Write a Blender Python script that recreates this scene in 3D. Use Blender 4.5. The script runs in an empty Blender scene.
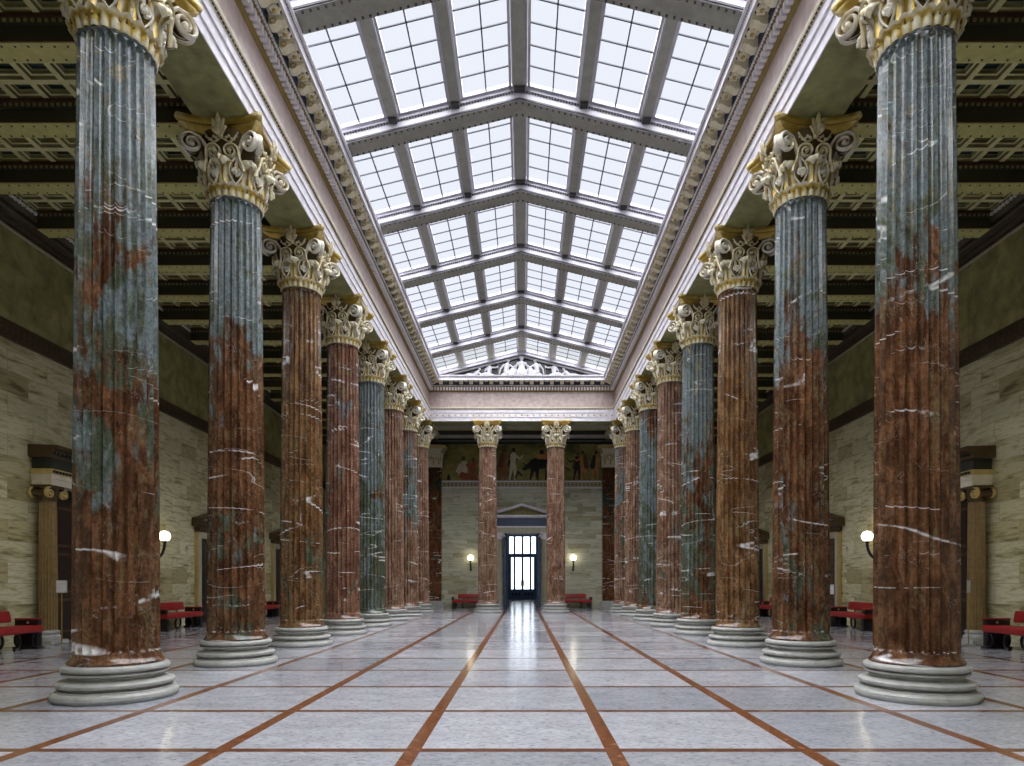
import bpy, bmesh, math, random
from mathutils import Vector, Matrix
PI = math.pi
scn = bpy.context.scene
COL = scn.collection
random.seed(7)

# ------------------------------------------------------------------ helpers
class MB:
    """collects shapes and links them as ONE mesh object"""
    def __init__(s): s.v=[]; s.f=[]; s.m=[]; s.s=[]
    def add(s, vs, fs, m=0, smooth=False):
        o=len(s.v); s.v.extend([tuple(p) for p in vs])
        for f in fs:
            s.f.append([i+o for i in f]); s.m.append(m); s.s.append(smooth)
        return s
    def box(s,x0,x1,y0,y1,z0,z1,m=0):
        x0,x1=min(x0,x1),max(x0,x1); y0,y1=min(y0,y1),max(y0,y1)
        v=[(x0,y0,z0),(x1,y0,z0),(x1,y1,z0),(x0,y1,z0),(x0,y0,z1),(x1,y0,z1),(x1,y1,z1),(x0,y1,z1)]
        f=[(0,3,2,1),(4,5,6,7),(0,1,5,4),(1,2,6,5),(2,3,7,6),(3,0,4,7)]
        return s.add(v,f,m)
    def grid(s, P, m=0, smooth=True, wrapu=False, wrapv=False):
        nu=len(P); nv=len(P[0]); vs=[p for r in P for p in r]; fs=[]
        for i in range(nu if wrapu else nu-1):
            for j in range(nv if wrapv else nv-1):
                a=i*nv+j; b=((i+1)%nu)*nv+j; c=((i+1)%nu)*nv+(j+1)%nv; d=i*nv+(j+1)%nv
                fs.append((a,b,c,d))
        return s.add(vs,fs,m,smooth)
    def lathe(s, prof, n=48, m=0, c=(0,0,0), rf=None, cap0=False, cap1=False, smooth=True):
        P=[]
        for r,z in prof:
            row=[]
            for k in range(n):
                a=2*PI*k/n; rr=r if rf is None else rf(r,z,a)
                row.append((c[0]+rr*math.cos(a),c[1]+rr*math.sin(a),c[2]+z))
            P.append(row)
        # rows go up; order for outward normals
        Q=[[P[i][j] for i in range(len(prof))] for j in range(n)]
        s.grid(Q,m,smooth,wrapu=True)
        if cap0: s.add(P[0][::-1],[tuple(range(n))],m)
        if cap1: s.add(P[-1],[tuple(range(n))],m)
        return s
    def sweep(s, path, N, a, b, n=8, m=0, smooth=True):
        """ribbon/tube along path; N = constant side vector; a half width along N, b half thickness"""
        path=[Vector(p) for p in path]; N=Vector(N).normalized(); L=len(path); P=[]
        for i,p in enumerate(path):
            t=(path[min(i+1,L-1)]-path[max(i-1,0)]).normalized()
            u=t.cross(N)
            if u.length<1e-6: u=Vector((0,0,1)).cross(N)
            u.normalize(); w=u.cross(t).normalized()
            ai=a[i] if isinstance(a,(list,tuple)) else a; bi=b[i] if isinstance(b,(list,tuple)) else b
            P.append([tuple(p+w*ai*math.cos(2*PI*k/n)+u*bi*math.sin(2*PI*k/n)) for k in range(n)])
        s.grid(P,m,smooth,wrapv=True)
        s.add(P[0],[tuple(range(n))],m); s.add(P[-1],[tuple(range(n-1,-1,-1))],m)
        return s
    def ball(s,c,r,nu=16,nv=10,m=0,sc=(1,1,1)):
        pr=[]
        P=[]
        for i in range(nu):
            a=2*PI*i/nu
            P.append([(c[0]+r*sc[0]*math.cos(a)*math.sin(PI*j/nv),c[1]+r*sc[1]*math.sin(a)*math.sin(PI*j/nv),c[2]-r*sc[2]*math.cos(PI*j/nv)) for j in range(nv+1)])
        return s.grid(P,m,True,wrapu=True)
    def capsule(s,p,q,r0,r1,m=0,n=10):
        p=Vector(p);q=Vector(q); d=(q-p)
        if d.length<1e-5: return s.ball(p,r0,m=m)
        t=d.normalized(); N=t.orthogonal().normalized(); B=t.cross(N)
        rings=[]
        for k in range(5):
            a=-PI/2+PI/2*k/4; rings.append((p+t*r0*math.sin(a),max(r0*math.cos(a),1e-4)))
        for k in range(5):
            a=PI/2*k/4; rings.append((q+t*r1*math.sin(a),max(r1*math.cos(a),1e-4)))
        P=[[tuple(c+N*r*math.cos(2*PI*k/n)+B*r*math.sin(2*PI*k/n)) for c,r in rings] for k in range(n)]
        return s.grid(P,m,True,wrapu=True)
    def rbox(s,x0,x1,y0,y1,z0,z1,r=.03,m=0):
        """box with rounded edges"""
        cx,cy,cz=(x0+x1)/2,(y0+y1)/2,(z0+z1)/2; hx,hy,hz=(x1-x0)/2,(y1-y0)/2,(z1-z0)/2
        r=min(r,hx,hy,hz)*.999
        n=16; P=[]
        zs=[(-hz,0)]+[(-hz+r*(1-math.cos(PI/2*k/4)),math.sin(PI/2*k/4)) for k in range(5)]+[(hz-r*(1-math.cos(PI/2*k/4)),math.sin(PI/2*k/4)) for k in range(4,-1,-1)]
        rows=[]
        for z,q in zs:
            row=[]
            for k in range(n):
                a=2*PI*(k+.5)/n; sx=1 if math.cos(a)>0 else -1; sy=1 if math.sin(a)>0 else -1
                row.append((cx+sx*(hx-r)+r*q*math.cos(a),cy+sy*(hy-r)+r*q*math.sin(a),cz+z))
            rows.append(row)
        Q=[[rows[i][j] for i in range(len(rows))] for j in range(n)]
        s.grid(Q,m,True,wrapu=True)
        s.add(rows[0][::-1],[tuple(range(n))],m); s.add(rows[-1],[tuple(range(n))],m)
        return s
    def xform(s,M,start=0):
        for i in range(start,len(s.v)): s.v[i]=tuple(M@Vector(s.v[i]))
        return s
    def mesh(s,name,mats,ang=40,fix=False):
        me=bpy.data.meshes.new(name); me.from_pydata(s.v,[],s.f)
        for m in (mats if isinstance(mats,(list,tuple)) else [mats]): me.materials.append(m)
        me.polygons.foreach_set('material_index',s.m); me.polygons.foreach_set('use_smooth',s.s)
        me.update()
        if fix:
            q=bmesh.new(); q.from_mesh(me); bmesh.ops.remove_doubles(q,verts=q.verts,dist=1e-5); bmesh.ops.recalc_face_normals(q,faces=q.faces); q.to_mesh(me); q.free()
        if any(s.s): me.set_sharp_from_angle(angle=math.radians(ang))
        return me
    def build(s,name,mats,parent=None,loc=(0,0,0),rz=0,ang=40):
        return link(name,s.mesh(name,mats,ang),parent,loc,rz)

def link(name,me,parent=None,loc=(0,0,0),rz=0):
    o=bpy.data.objects.new(name,me); COL.objects.link(o); o.location=loc; o.rotation_euler=(0,0,rz)
    if parent is not None: o.parent=parent
    return o
def tag(o,label=None,cat=None,group=None,kind=None):
    if label: o['label']=label
    if cat: o['category']=cat
    if group: o['group']=group
    if kind: o['kind']=kind
    return o
def empty(name,loc=(0,0,0),rz=0):
    o=bpy.data.objects.new(name,None); COL.objects.link(o); o.location=loc; o.rotation_euler=(0,0,rz)
    o.empty_display_size=.2
    return o
def copy_tree(o,parent=None):
    c=o.copy(); COL.objects.link(c)
    if parent is not None: c.parent=parent
    for ch in [x for x in KIDS.get(o.name,[])]: copy_tree(ch,c)
    return c
KIDS={}
def index_kids(o):
    KIDS[o.name]=list(o.children)
    for ch in o.children: index_kids(ch)
ORD=['nearest','second','third','fourth','fifth','sixth','seventh','eighth','ninth','tenth','eleventh']

# ------------------------------------------------------------------ materials
def new_mat(name):
    m=bpy.data.materials.new(name); m.use_nodes=True; nt=m.node_tree; nt.nodes.clear()
    out=nt.nodes.new('ShaderNodeOutputMaterial'); b=nt.nodes.new('ShaderNodeBsdfPrincipled')
    nt.links.new(b.outputs[0],out.inputs[0]); return m,nt,b
def N(nt,t,**k):
    n=nt.nodes.new(t)
    for a,v in k.items():
        if a.startswith('i_'):
            key=a[2:]; key=int(key) if key.isdigit() else key.replace('_',' ')
            n.inputs[key].default_value=v
        else: setattr(n,a,v)
    return n
def math_(nt,op,a,b=None,c=None,clamp=False):
    n=N(nt,'ShaderNodeMath',operation=op,use_clamp=clamp)
    for i,x in enumerate((a,b,c)):
        if x is None: continue
        if isinstance(x,(int,float)): n.inputs[i].default_value=x
        else: nt.links.new(x,n.inputs[i])
    return n.outputs[0]
def mix(nt,fac,a,b,mode='MIX'):
    n=N(nt,'ShaderNodeMix',data_type='RGBA',blend_type=mode)
    for idx,x in ((0,fac),(6,a),(7,b)):
        if isinstance(x,(int,float)): n.inputs[idx].default_value=x
        elif isinstance(x,tuple): n.inputs[idx].default_value=x if len(x)==4 else (*x,1)
        else: nt.links.new(x,n.inputs[idx])
    return n.outputs[2]
def ramp(nt,fac,stops,interp='LINEAR'):
    n=N(nt,'ShaderNodeValToRGB'); cr=n.color_ramp; cr.interpolation=interp
    while len(cr.elements)>1: cr.elements.remove(cr.elements[-1])
    for i,(p,c) in enumerate(stops):
        e=cr.elements[0] if i==0 else cr.elements.new(p)
        e.position=p; e.color=(c,c,c,1) if isinstance(c,(int,float)) else (*c,1)
    nt.links.new(fac,n.inputs[0]); return n.outputs[0]
def noise(nt,vec,scale,detail=4,rough=.55,dist=0.):
    n=N(nt,'ShaderNodeTexNoise'); n.inputs['Scale'].default_value=scale; n.inputs['Detail'].default_value=detail
    n.inputs['Roughness'].default_value=rough; n.inputs['Distortion'].default_value=dist
    nt.links.new(vec,n.inputs['Vector']); return n
def mapping(nt,vec,loc=(0,0,0),rot=(0,0,0),sc=(1,1,1)):
    n=N(nt,'ShaderNodeMapping'); n.inputs[1].default_value=loc; n.inputs[2].default_value=rot; n.inputs[3].default_value=sc
    nt.links.new(vec,n.inputs[0]); return n.outputs[0]
def objco(nt): return N(nt,'ShaderNodeTexCoord').outputs['Object']
def position(nt): return N(nt,'ShaderNodeNewGeometry').outputs['Position']
def bump(nt,b,h,strength=.2,dist=.02):
    n=N(nt,'ShaderNodeBump'); n.inputs['Strength'].default_value=strength; n.inputs['Distance'].default_value=dist
    nt.links.new(h,n.inputs['Height']); nt.links.new(n.outputs[0],b.inputs['Normal'])

def stone(name,c1,c2,scale=6,rough=.5,metal=0.,bmp=.1,world=False,spec=.5):
    m,nt,b=new_mat(name); co=position(nt) if world else objco(nt)
    n=noise(nt,co,scale,6,.6,.4)
    col=ramp(nt,n.outputs[0],[(.3,c1),(.7,c2)]); nt.links.new(col,b.inputs['Base Color'])
    b.inputs['Roughness'].default_value=rough; b.inputs['Metallic'].default_value=metal
    b.inputs['Specular IOR Level'].default_value=spec
    if bmp:
        n2=noise(nt,co,scale*6,3); bump(nt,b,n2.outputs[0],bmp,.01)
    return m
def glow(name,col,strength):
    m,nt,b=new_mat(name); b.inputs['Base Color'].default_value=(*col,1)
    b.inputs['Emission Color'].default_value=(*col,1); b.inputs['Emission Strength'].default_value=strength
    b.inputs['Roughness'].default_value=.4
    return m

def marble(name,seed,zones,brown=(.085,.034,.016),brown2=(.18,.083,.038),green=(.055,.065,.042),blue=(.165,.20,.21),vein=1.0,pale=(.34,.30,.19)):
    """polished red-brown / green brecciated marble; zones = [(height, greenness)]"""
    m,nt,b=new_mat(name)
    co=mapping(nt,objco(nt),loc=(seed*3.17,seed*1.91,seed*2.3))
    st=mapping(nt,co,rot=(.3,.22,0),sc=(1.15,1.15,.42))
    big=noise(nt,st,1.25,8,.66,1.3); mid=noise(nt,st,3.6,7,.66,1.); fine=noise(nt,co,19,5,.68,.3)
    sep=N(nt,'ShaderNodeSeparateXYZ'); nt.links.new(objco(nt),sep.inputs[0])
    zf=math_(nt,'DIVIDE',sep.outputs[2],8.5,clamp=True)
    g=ramp(nt,zf,[(max(0,min(1,z/8.5)),v) for z,v in zones],'EASE')
    # greenness field
    t=math_(nt,'ADD',math_(nt,'MULTIPLY',big.outputs[0],1.7),math_(nt,'MULTIPLY',mid.outputs[0],.5))
    t=math_(nt,'SUBTRACT',t,1.1); t=math_(nt,'ADD',t,math_(nt,'SUBTRACT',g,.5))
    gmask=ramp(nt,math_(nt,'ADD',t,.5,clamp=True),[(.44,0.),(.54,1.)])
    bc=ramp(nt,mid.outputs[0],[(.3,tuple(x*.62 for x in brown)),(.45,brown),(.58,brown2),(.72,tuple(min(1,x*1.25) for x in brown2))])
    gn=math_(nt,'ADD',noise(nt,st,2.2,7,.65,1.2).outputs[0],math_(nt,'MULTIPLY',math_(nt,'SUBTRACT',zf,.55),.22))
    gc=ramp(nt,gn,[(.34,green),(.46,tuple(x*1.5 for x in green)),(.56,blue),(.66,tuple(x*.7 for x in blue)),(.76,pale)])
    col=mix(nt,gmask,bc,gc)
    oc=ramp(nt,noise(nt,st,2.9,6,.7,1.6).outputs[0],[(.56,0.),(.62,.6)])
    col=mix(nt,oc,col,(.17,.135,.065))
    mot=ramp(nt,fine.outputs[0],[(.32,.35),(.5,1.),(.68,1.5)])
    col=mix(nt,.7,col,mot,'MULTIPLY')
    dk=ramp(nt,noise(nt,st,6.5,6,.7,1.2).outputs[0],[(.38,.35),(.48,1.)])
    col=mix(nt,.6,col,dk,'MULTIPLY')
    def level(sc,rot,scale,det,w,lo,hi,amt,mscale):
        nn=noise(nt,mapping(nt,co,rot=rot,sc=sc),scale,det,.55,.2)
        a=math_(nt,'ABSOLUTE',math_(nt,'SUBTRACT',nn.outputs[0],.5))
        v=ramp(nt,a,[(0,1.),(w*.5,.9),(w,0.)])
        mk=ramp(nt,noise(nt,co,mscale,4,.65).outputs[0],[(lo,0.),(hi,amt)])
        return math_(nt,'MULTIPLY',v,mk)
    col=mix(nt,level((.16,.16,1.),(.10,.13,0),1.15,1.8,.0056,.49,.55,1.*vein,1.6),col,(.80,.79,.79))
    col=mix(nt,level((.25,.25,.9),(.7,-.5,0),1.5,1.8,.0036,.51,.57,.8*vein,1.3),col,(.62,.60,.58))
    col=mix(nt,level((1,1,.7),(.3,.4,0),5.,4,.007,.50,.60,.4,2.),col,(.5,.46,.42))
    nt.links.new(col,b.inputs['Base Color'])
    nt.links.new(ramp(nt,fine.outputs[0],[(.3,.09),(.7,.2)]),b.inputs['Roughness'])
    b.inputs['Specular IOR Level'].default_value=.6
    return m

def capital_mat(name,ivory=(.74,.69,.52),gold=(.55,.38,.08),bias=.5,dark=(.09,.055,.015),lo=.42,hi=.66):
    m,nt,b=new_mat(name); co=position(nt)
    n=noise(nt,co,7,4,.6,.3); n2=noise(nt,co,21,3,.6)
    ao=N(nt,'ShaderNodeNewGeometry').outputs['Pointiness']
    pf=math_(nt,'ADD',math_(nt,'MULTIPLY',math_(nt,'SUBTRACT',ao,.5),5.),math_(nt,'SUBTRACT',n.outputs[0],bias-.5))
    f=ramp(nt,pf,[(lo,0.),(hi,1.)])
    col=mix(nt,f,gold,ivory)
    col=mix(nt,ramp(nt,ao,[(.41,.9),(.48,0.)]),col,dark)  # carving recesses darkened: shade of the creases put into the colour
    col=mix(nt,.35,col,ramp(nt,n2.outputs[0],[(.3,.6),(.7,1.2)]),'MULTIPLY')
    nt.links.new(col,b.inputs['Base Color'])
    nt.links.new(math_(nt,'MULTIPLY',math_(nt,'SUBTRACT',1.,f),.6),b.inputs['Metallic'])
    b.inputs['Roughness'].default_value=.34
    return m
def frosted(name,col,e,tr):
    m=bpy.data.materials.new(name); m.use_nodes=True; nt=m.node_tree; nt.nodes.clear()
    out=nt.nodes.new('ShaderNodeOutputMaterial'); mx=nt.nodes.new('ShaderNodeMixShader'); mx.inputs[0].default_value=1-tr
    t=nt.nodes.new('ShaderNodeBsdfTransparent'); em=nt.nodes.new('ShaderNodeEmission'); em.inputs[0].default_value=(*col,1); em.inputs[1].default_value=e
    nt.links.new(t.outputs[0],mx.inputs[1]); nt.links.new(em.outputs[0],mx.inputs[2]); nt.links.new(mx.outputs[0],out.inputs[0]); return m
PX=1.77; S=3.54; Y0=8.51; CX=5.31; WXS={-1:12.0,1:11.72}; WX=12.0; YF=38.9; YB=-2.2
LINE_Y=7.53
def floor_mat():
    m,nt,b=new_mat('polished_floor'); co=position(nt)
    sep=N(nt,'ShaderNodeSeparateXYZ'); nt.links.new(co,sep.inputs[0])
    PU=1.735; sg=math_(nt,'SIGN',sep.outputs[0]); u=math_(nt,'DIVIDE',math_(nt,'SUBTRACT',math_(nt,'ABSOLUTE',sep.outputs[0]),.90),PU); v=math_(nt,'DIVIDE',math_(nt,'SUBTRACT',sep.outputs[1],LINE_Y),PX)
    cu=math_(nt,'FLOOR',u); cu=math_(nt,'MULTIPLY',math_(nt,'ADD',cu,1.),sg); cv=math_(nt,'FLOOR',v)
    du=math_(nt,'MULTIPLY',math_(nt,'ABSOLUTE',math_(nt,'SUBTRACT',math_(nt,'FRACT',math_(nt,'ADD',u,.5)),.5)),PU)
    dv=math_(nt,'MULTIPLY',math_(nt,'ABSOLUTE',math_(nt,'SUBTRACT',math_(nt,'FRACT',math_(nt,'ADD',v,.5)),.5)),PX)
    bandu=math_(nt,'LESS_THAN',du,.07); bandv=math_(nt,'LESS_THAN',dv,.058)
    band=math_(nt,'MAXIMUM',bandu,bandv)
    cmb=N(nt,'ShaderNodeCombineXYZ'); nt.links.new(cu,cmb.inputs[0]); nt.links.new(cv,cmb.inputs[1])
    wn=N(nt,'ShaderNodeTexWhiteNoise',noise_dimensions='2D'); nt.links.new(cmb.outputs[0],wn.inputs[0])
    base=ramp(nt,wn.outputs[0],[(0,(.31,.318,.355)),(.35,(.43,.436,.475)),(.7,(.49,.495,.535)),(1,(.35,.365,.41))])
    off=N(nt,'ShaderNodeVectorMath',operation='MULTIPLY_ADD'); nt.links.new(cmb.outputs[0],off.inputs[0]); off.inputs[1].default_value=(7.3,5.1,0); nt.links.new(mapping(nt,co,sc=(1,1.6,1)),off.inputs[2])
    sp=noise(nt,off.outputs[0],15,6,.75,.6); cl=noise(nt,off.outputs[0],2.2,5,.6,.8)
    base=mix(nt,.9,base,ramp(nt,sp.outputs[0],[(.34,.38),(.47,.95),(.66,1.15)]),'MULTIPLY')
    base=mix(nt,.8,base,ramp(nt,cl.outputs[0],[(.3,.8),(.7,1.12)]),'MULTIPLY')
    bn=noise(nt,co,9,4,.6)
    bc=ramp(nt,bn.outputs[0],[(.3,(.10,.032,.015)),(.5,(.19,.07,.03)),(.7,(.27,.125,.06))])
    bc=mix(nt,bandu,mix(nt,.45,bc,(.09,.045,.035)),bc)
    col=mix(nt,band,base,bc)
    nt.links.new(col,b.inputs['Base Color'])
    nt.links.new(ramp(nt,cl.outputs[0],[(.3,.11),(.7,.2)]),b.inputs['Roughness'])
    b.inputs['Specular IOR Level'].default_value=.5
    bump(nt,b,noise(nt,co,2.5,3).outputs[0],.03,.02)
    return m
def ashlar(name,axis,course=.5,length=1.25,cA=(.20,.165,.08),cB=(.46,.42,.235),cC=(.63,.60,.42),streak=1.):
    """blocks of horizontally veined stone; axis 'y' for side walls, 'x' for end walls"""
    m,nt,b=new_mat(name); co=position(nt)
    sep=N(nt,'ShaderNodeSeparateXYZ'); nt.links.new(co,sep.inputs[0])
    cmb=N(nt,'ShaderNodeCombineXYZ'); nt.links.new(sep.outputs[1 if axis=='y' else 0],cmb.inputs[0]); nt.links.new(sep.outputs[2],cmb.inputs[1])
    br=N(nt,'ShaderNodeTexBrick'); br.offset=.37; br.offset_frequency=2; br.squash=.8; br.squash_frequency=3
    br.inputs['Color1'].default_value=(0,0,0,1); br.inputs['Color2'].default_value=(1,1,1,1); br.inputs['Mortar'].default_value=(.5,.5,.5,1)
    br.inputs['Scale'].default_value=1; br.inputs['Mortar Size'].default_value=.006; br.inputs['Mortar Smooth'].default_value=.1
    br.inputs['Bias'].default_value=0; br.inputs['Brick Width'].default_value=length; br.inputs['Row Height'].default_value=course
    nt.links.new(cmb.outputs[0],br.inputs['Vector'])
    # per block shift of the veining
    off=N(nt,'ShaderNodeVectorMath',operation='MULTIPLY_ADD'); nt.links.new(br.outputs['Color'],off.inputs[0]); off.inputs[1].default_value=(17,23,9)
    nt.links.new(mapping(nt,cmb.outputs[0],rot=(0,0,.06),sc=(.55,3.2,1)),off.inputs[2])
    n1=noise(nt,off.outputs[0],1.6,6,.62,.7); n2=noise(nt,off.outputs[0],5,5,.6,.3)
    t=math_(nt,'ADD',math_(nt,'MULTIPLY',n1.outputs[0],.7),math_(nt,'MULTIPLY',n2.outputs[0],.3))
    col=ramp(nt,t,[(.36,cA),(.45,cB),(.54,cC),(.62,cB),(.70,cA)])
    sepc=N(nt,'ShaderNodeSeparateColor'); nt.links.new(br.outputs['Color'],sepc.inputs[0])
    tint=ramp(nt,sepc.outputs[0],[(0,(.6,.54,.40)),(.25,(.95,.94,.88)),(.6,(1.05,1.05,1.03)),(.85,(.9,.9,.84)),(1,(.7,.64,.48))])
    col=mix(nt,streak,col,tint,'MULTIPLY')
    col=mix(nt,math_(nt,'MULTIPLY',br.outputs['Fac'],.55),col,(.1,.095,.07))
    nt.links.new(col,b.inputs['Base Color']); b.inputs['Roughness'].default_value=.42
    return m
def plain(name,c,rough=.5,metal=0.,spec=.5):
    return stone(name,tuple(x*.85 for x in c),tuple(min(1,x*1.12) for x in c),5,rough,metal,0,True,spec)

SKY=(.86,.9,1.0)
M=dict(
 floor=floor_mat(),
 wall_side=ashlar('veined_stone_blocks','y'),
 wall_far=ashlar('veined_stone_courses','x',.28,1.4,(.26,.26,.18),(.44,.44,.33),(.56,.56,.44)),
 olive=stone('olive_marble_panel',(.13,.125,.045),(.40,.375,.16),2.2,.4,world=True),
 soffit=stone('olive_marble_soffit',(.17,.17,.07),(.36,.35,.15),3.2,.5,world=True),
 band=stone('brown_band',(.035,.025,.012),(.07,.05,.025),9,.5,world=True),
 dark=plain('dark_green_paint',(.02,.024,.014),.6),
 white=plain('pale_lavender_stone',(.74,.71,.76),.5),
 ivory=plain('ivory_moulding',(.66,.60,.46),.45),
 pink=stone('pinkish_marble_frieze',(.36,.28,.25),(.54,.44,.41),5,.35,world=True),
 gold=plain('gilded_moulding',(.56,.42,.16),.45,.3),
 oldgold=plain('old_gilt',(.26,.18,.05),.45,.3),
 blue=plain('blue_field',(.05,.065,.12),.5),
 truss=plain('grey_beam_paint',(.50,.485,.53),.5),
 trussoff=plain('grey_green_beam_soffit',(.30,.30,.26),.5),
 stud=plain('dark_studs',(.05,.045,.05),.5),
 bead=plain('white_beads',(.85,.83,.8),.4),
 muntin=plain('dark_glazing_bar',(.045,.045,.06),.5),
 wframe=plain('grey_window_frame',(.5,.49,.55),.5),
 pane=frosted('frosted_daylight_glass',SKY,1.0,.65),
 doorpane=glow('daylight_door_glass',(.86,.93,1.0),2.6),
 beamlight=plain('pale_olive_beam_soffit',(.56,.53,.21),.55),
 beamshade=plain('shaded_olive_beam_side',(.045,.044,.02),.6),  # near-black tone of the beam sides is shade painted in
 coffer_rib=plain('cream_green_coffer_rib',(.70,.67,.35),.5),
 coffer_step=plain('olive_coffer_step',(.26,.245,.105),.55),
 coffer_in=plain('dark_teal_coffer_field',(.035,.06,.05),.55),
 coffer_red=plain('dark_red_dentil',(.07,.03,.016),.6),
 base=stone('pale_limestone_base',(.31,.315,.295),(.47,.47,.44),8,.42),
 bell=plain('shaded_gilt_ground',(.12,.08,.025),.5,.3),  # gilt bell, darkened to paint in the shade behind the leaves
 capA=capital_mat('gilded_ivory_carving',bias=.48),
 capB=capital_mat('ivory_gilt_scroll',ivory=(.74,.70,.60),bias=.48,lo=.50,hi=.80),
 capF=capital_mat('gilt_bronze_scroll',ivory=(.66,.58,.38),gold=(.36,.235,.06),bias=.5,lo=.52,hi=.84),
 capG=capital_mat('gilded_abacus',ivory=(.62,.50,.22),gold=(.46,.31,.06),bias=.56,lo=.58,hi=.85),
 door=stone('dark_wood_door',(.012,.007,.005),(.026,.015,.009),7,.4),
 doorwood=stone('brown_wood_door',(.06,.03,.012),(.11,.055,.022),7,.4),
 cream=plain('cream_door_surround',(.40,.37,.27),.45),
 bronze=plain('bronze_brown_cornice',(.085,.05,.022),.4,.3),
 ochre=stone('ochre_fluted_marble',(.19,.12,.045),(.30,.20,.085),7,.3),
 red=stone('red_leather',(.26,.010,.010),(.36,.016,.014),9,.42),
 black=plain('black_lacquer',(.012,.011,.012),.3),
 steel=plain('bright_metal',(.6,.6,.6),.3,.9),
 globe=glow('lit_globe',(1.,.9,.7),8.),
 paper=plain('white_paper',(.72,.73,.76),.6),
 relief=plain('white_stucco',(.44,.435,.47),.55), raking=plain('pale_grey_raking_stone',(.36,.35,.39),.5),
 navy=plain('dark_blue_paint',(.035,.06,.11),.45),
 blueframe=plain('blue_grey_door_frame',(.13,.2,.32),.4),
 brass=plain('brass',(.45,.3,.08),.35,.8),
 plaster=plain('pale_plaster',(.5,.52,.55),.7),
)

# ------------------------------------------------------------------ setting: floor and walls
b=MB(); b.box(-WX-.4,WX+.4,YB-.4,YF+.0,-.15,0); b.box(-2.6,2.6,YF,60.6,-.15,0)
tag(b.build('floor',M['floor']),'polished grey stone floor squared off by red-brown marble bands','floor',kind='structure')
def side_wall(sx,name,lab):
    WX=WXS[sx]
    b=MB(); b.box(sx*WX,sx*(WX+.35),YB,YF+.3,0,11.2)
    o=tag(b.build(name,M['wall_side']),lab,'wall',kind='structure')
    p=MB()
    n=int((YF-YB)/2.36)
    for k in range(n+1):
        y0=YB+k*2.36; y1=min(y0+2.35,YF)
        p.box(sx*(WX-.03),sx*(WX+.02),y0,y1,7.63,9.84)
    p.build('frieze_panel',M['olive'],o)
    q=MB(); q.box(sx*(WX-.05),sx*(WX+.02),YB,YF,7.26,7.63)
    q.box(sx*(WX-.09),sx*WX,YB,YF,7.23,7.28); q.box(sx*(WX-.08),sx*WX,YB,YF,7.60,7.65)
    y=YB+.1
    while y<YF:
        for zz in (7.38,7.52): q.box(sx*(WX-.065),sx*WX,y,y+.09,zz-.04,zz+.04,1)
        y+=.18
    q.build('brown_band',[M['band'],M['bronze']],o)
    c=MB(); pr=[(0,9.8),(.05,9.8),(.07,9.84),(.03,9.86),(.03,9.95),(.10,9.98),(.12,10.0),(.12,10.05),(.26,10.08),(.30,10.12),(.30,10.22),(.40,10.3),(.42,10.42),(.42,10.6)]
    c.grid([[(sx*(WX-d),y,z) for d,z in pr] for y in (YB,YF)],0,False)
    c.build('cornice',M['band'],o)
    r=MB(); r.box(sx*(WX-.085),sx*WX,YB,YF,9.79,9.84); r.build('bead_line',M['cream'],o)
    d=MB(); y=YB+.05
    while y<YF:
        d.box(sx*(WX-.46),sx*(WX-.41),y,y+.07,10.30,10.37); y+=.12
    d.build('dentil_row',M['bead'],o)
side_wall(-1,'wall_left','left wall of veined olive-grey stone blocks with dark frieze above')
side_wall(1,'wall_right','right wall of veined olive-grey stone blocks with dark frieze above')
DH=4.55; DW=1.13
b=MB(); b.box(-WX-.3,-DW,YF,YF+.5,0,11.2); b.box(DW,WX+.3,YF,YF+.5,0,11.2); b.box(-DW,DW,YF,YF+.5,DH,11.2)
wf=tag(b.build('wall_far',M['wall_far']),'far end wall of thin greenish stone courses behind the two end columns','wall',kind='structure')
b=MB(); b.box(-WX-.3,WX+.3,YB-.35,YB,0,13.8); tag(b.build('wall_back',M['wall_far']),'end wall behind the camera','wall',kind='structure')
# far wall mouldings above the painting
b=MB(); b.box(-CX-.6,CX+.6,YF-.22,YF,9.98,10.12,0); b.box(-CX-.6,CX+.6,YF-.34,YF,10.26,10.34,1); b.box(-CX-.6,CX+.6,YF-.30,YF,10.12,10.26,0); b.box(-CX-.6,CX+.6,YF-.25,YF,10.10,10.13,1)
tag(b.build('trim_4',[M['dark'],M['truss']]),'dark cornice along the top of the far wall above the painting','cornice',kind='structure')
# lozenge band
b=MB(); b.box(-4.82,4.82,YF-.06,YF,7.32,7.72,0); b.box(-4.82,4.82,YF-.09,YF,7.66,7.74,1); b.box(-4.82,4.82,YF-.09,YF,7.28,7.35,1)
x=-4.7
while x<4.75:
    b.add([(x-.09,YF-.075,7.5),(x,YF-.075,7.38),(x+.09,YF-.075,7.5),(x,YF-.075,7.63)],[(0,1,2,3)],2); x+=.235
tag(b.build('trim_5',[M['cream'],M['white'],M['ochre']]),'cream band of lozenges under the painting on the far wall','moulding',kind='structure')
# vestibule beyond the far doorway
b=MB(); b.box(-2.5,-2.3,YF+.5,60.4,0,6.4); b.box(2.3,2.5,YF+.5,60.4,0,6.4); b.box(-2.5,2.5,YF+.5,60.4,6.4,6.6)
b.box(-2.5,-1.36,60.2,60.6,0,6.4); b.box(1.36,2.5,60.2,60.6,0,6.4); b.box(-1.36,1.36,60.2,60.6,6.05,6.4)
tag(b.build('wall_vestibule',M['plaster']),'pale passage walls seen through the far doorway','wall',kind='structure')

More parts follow.
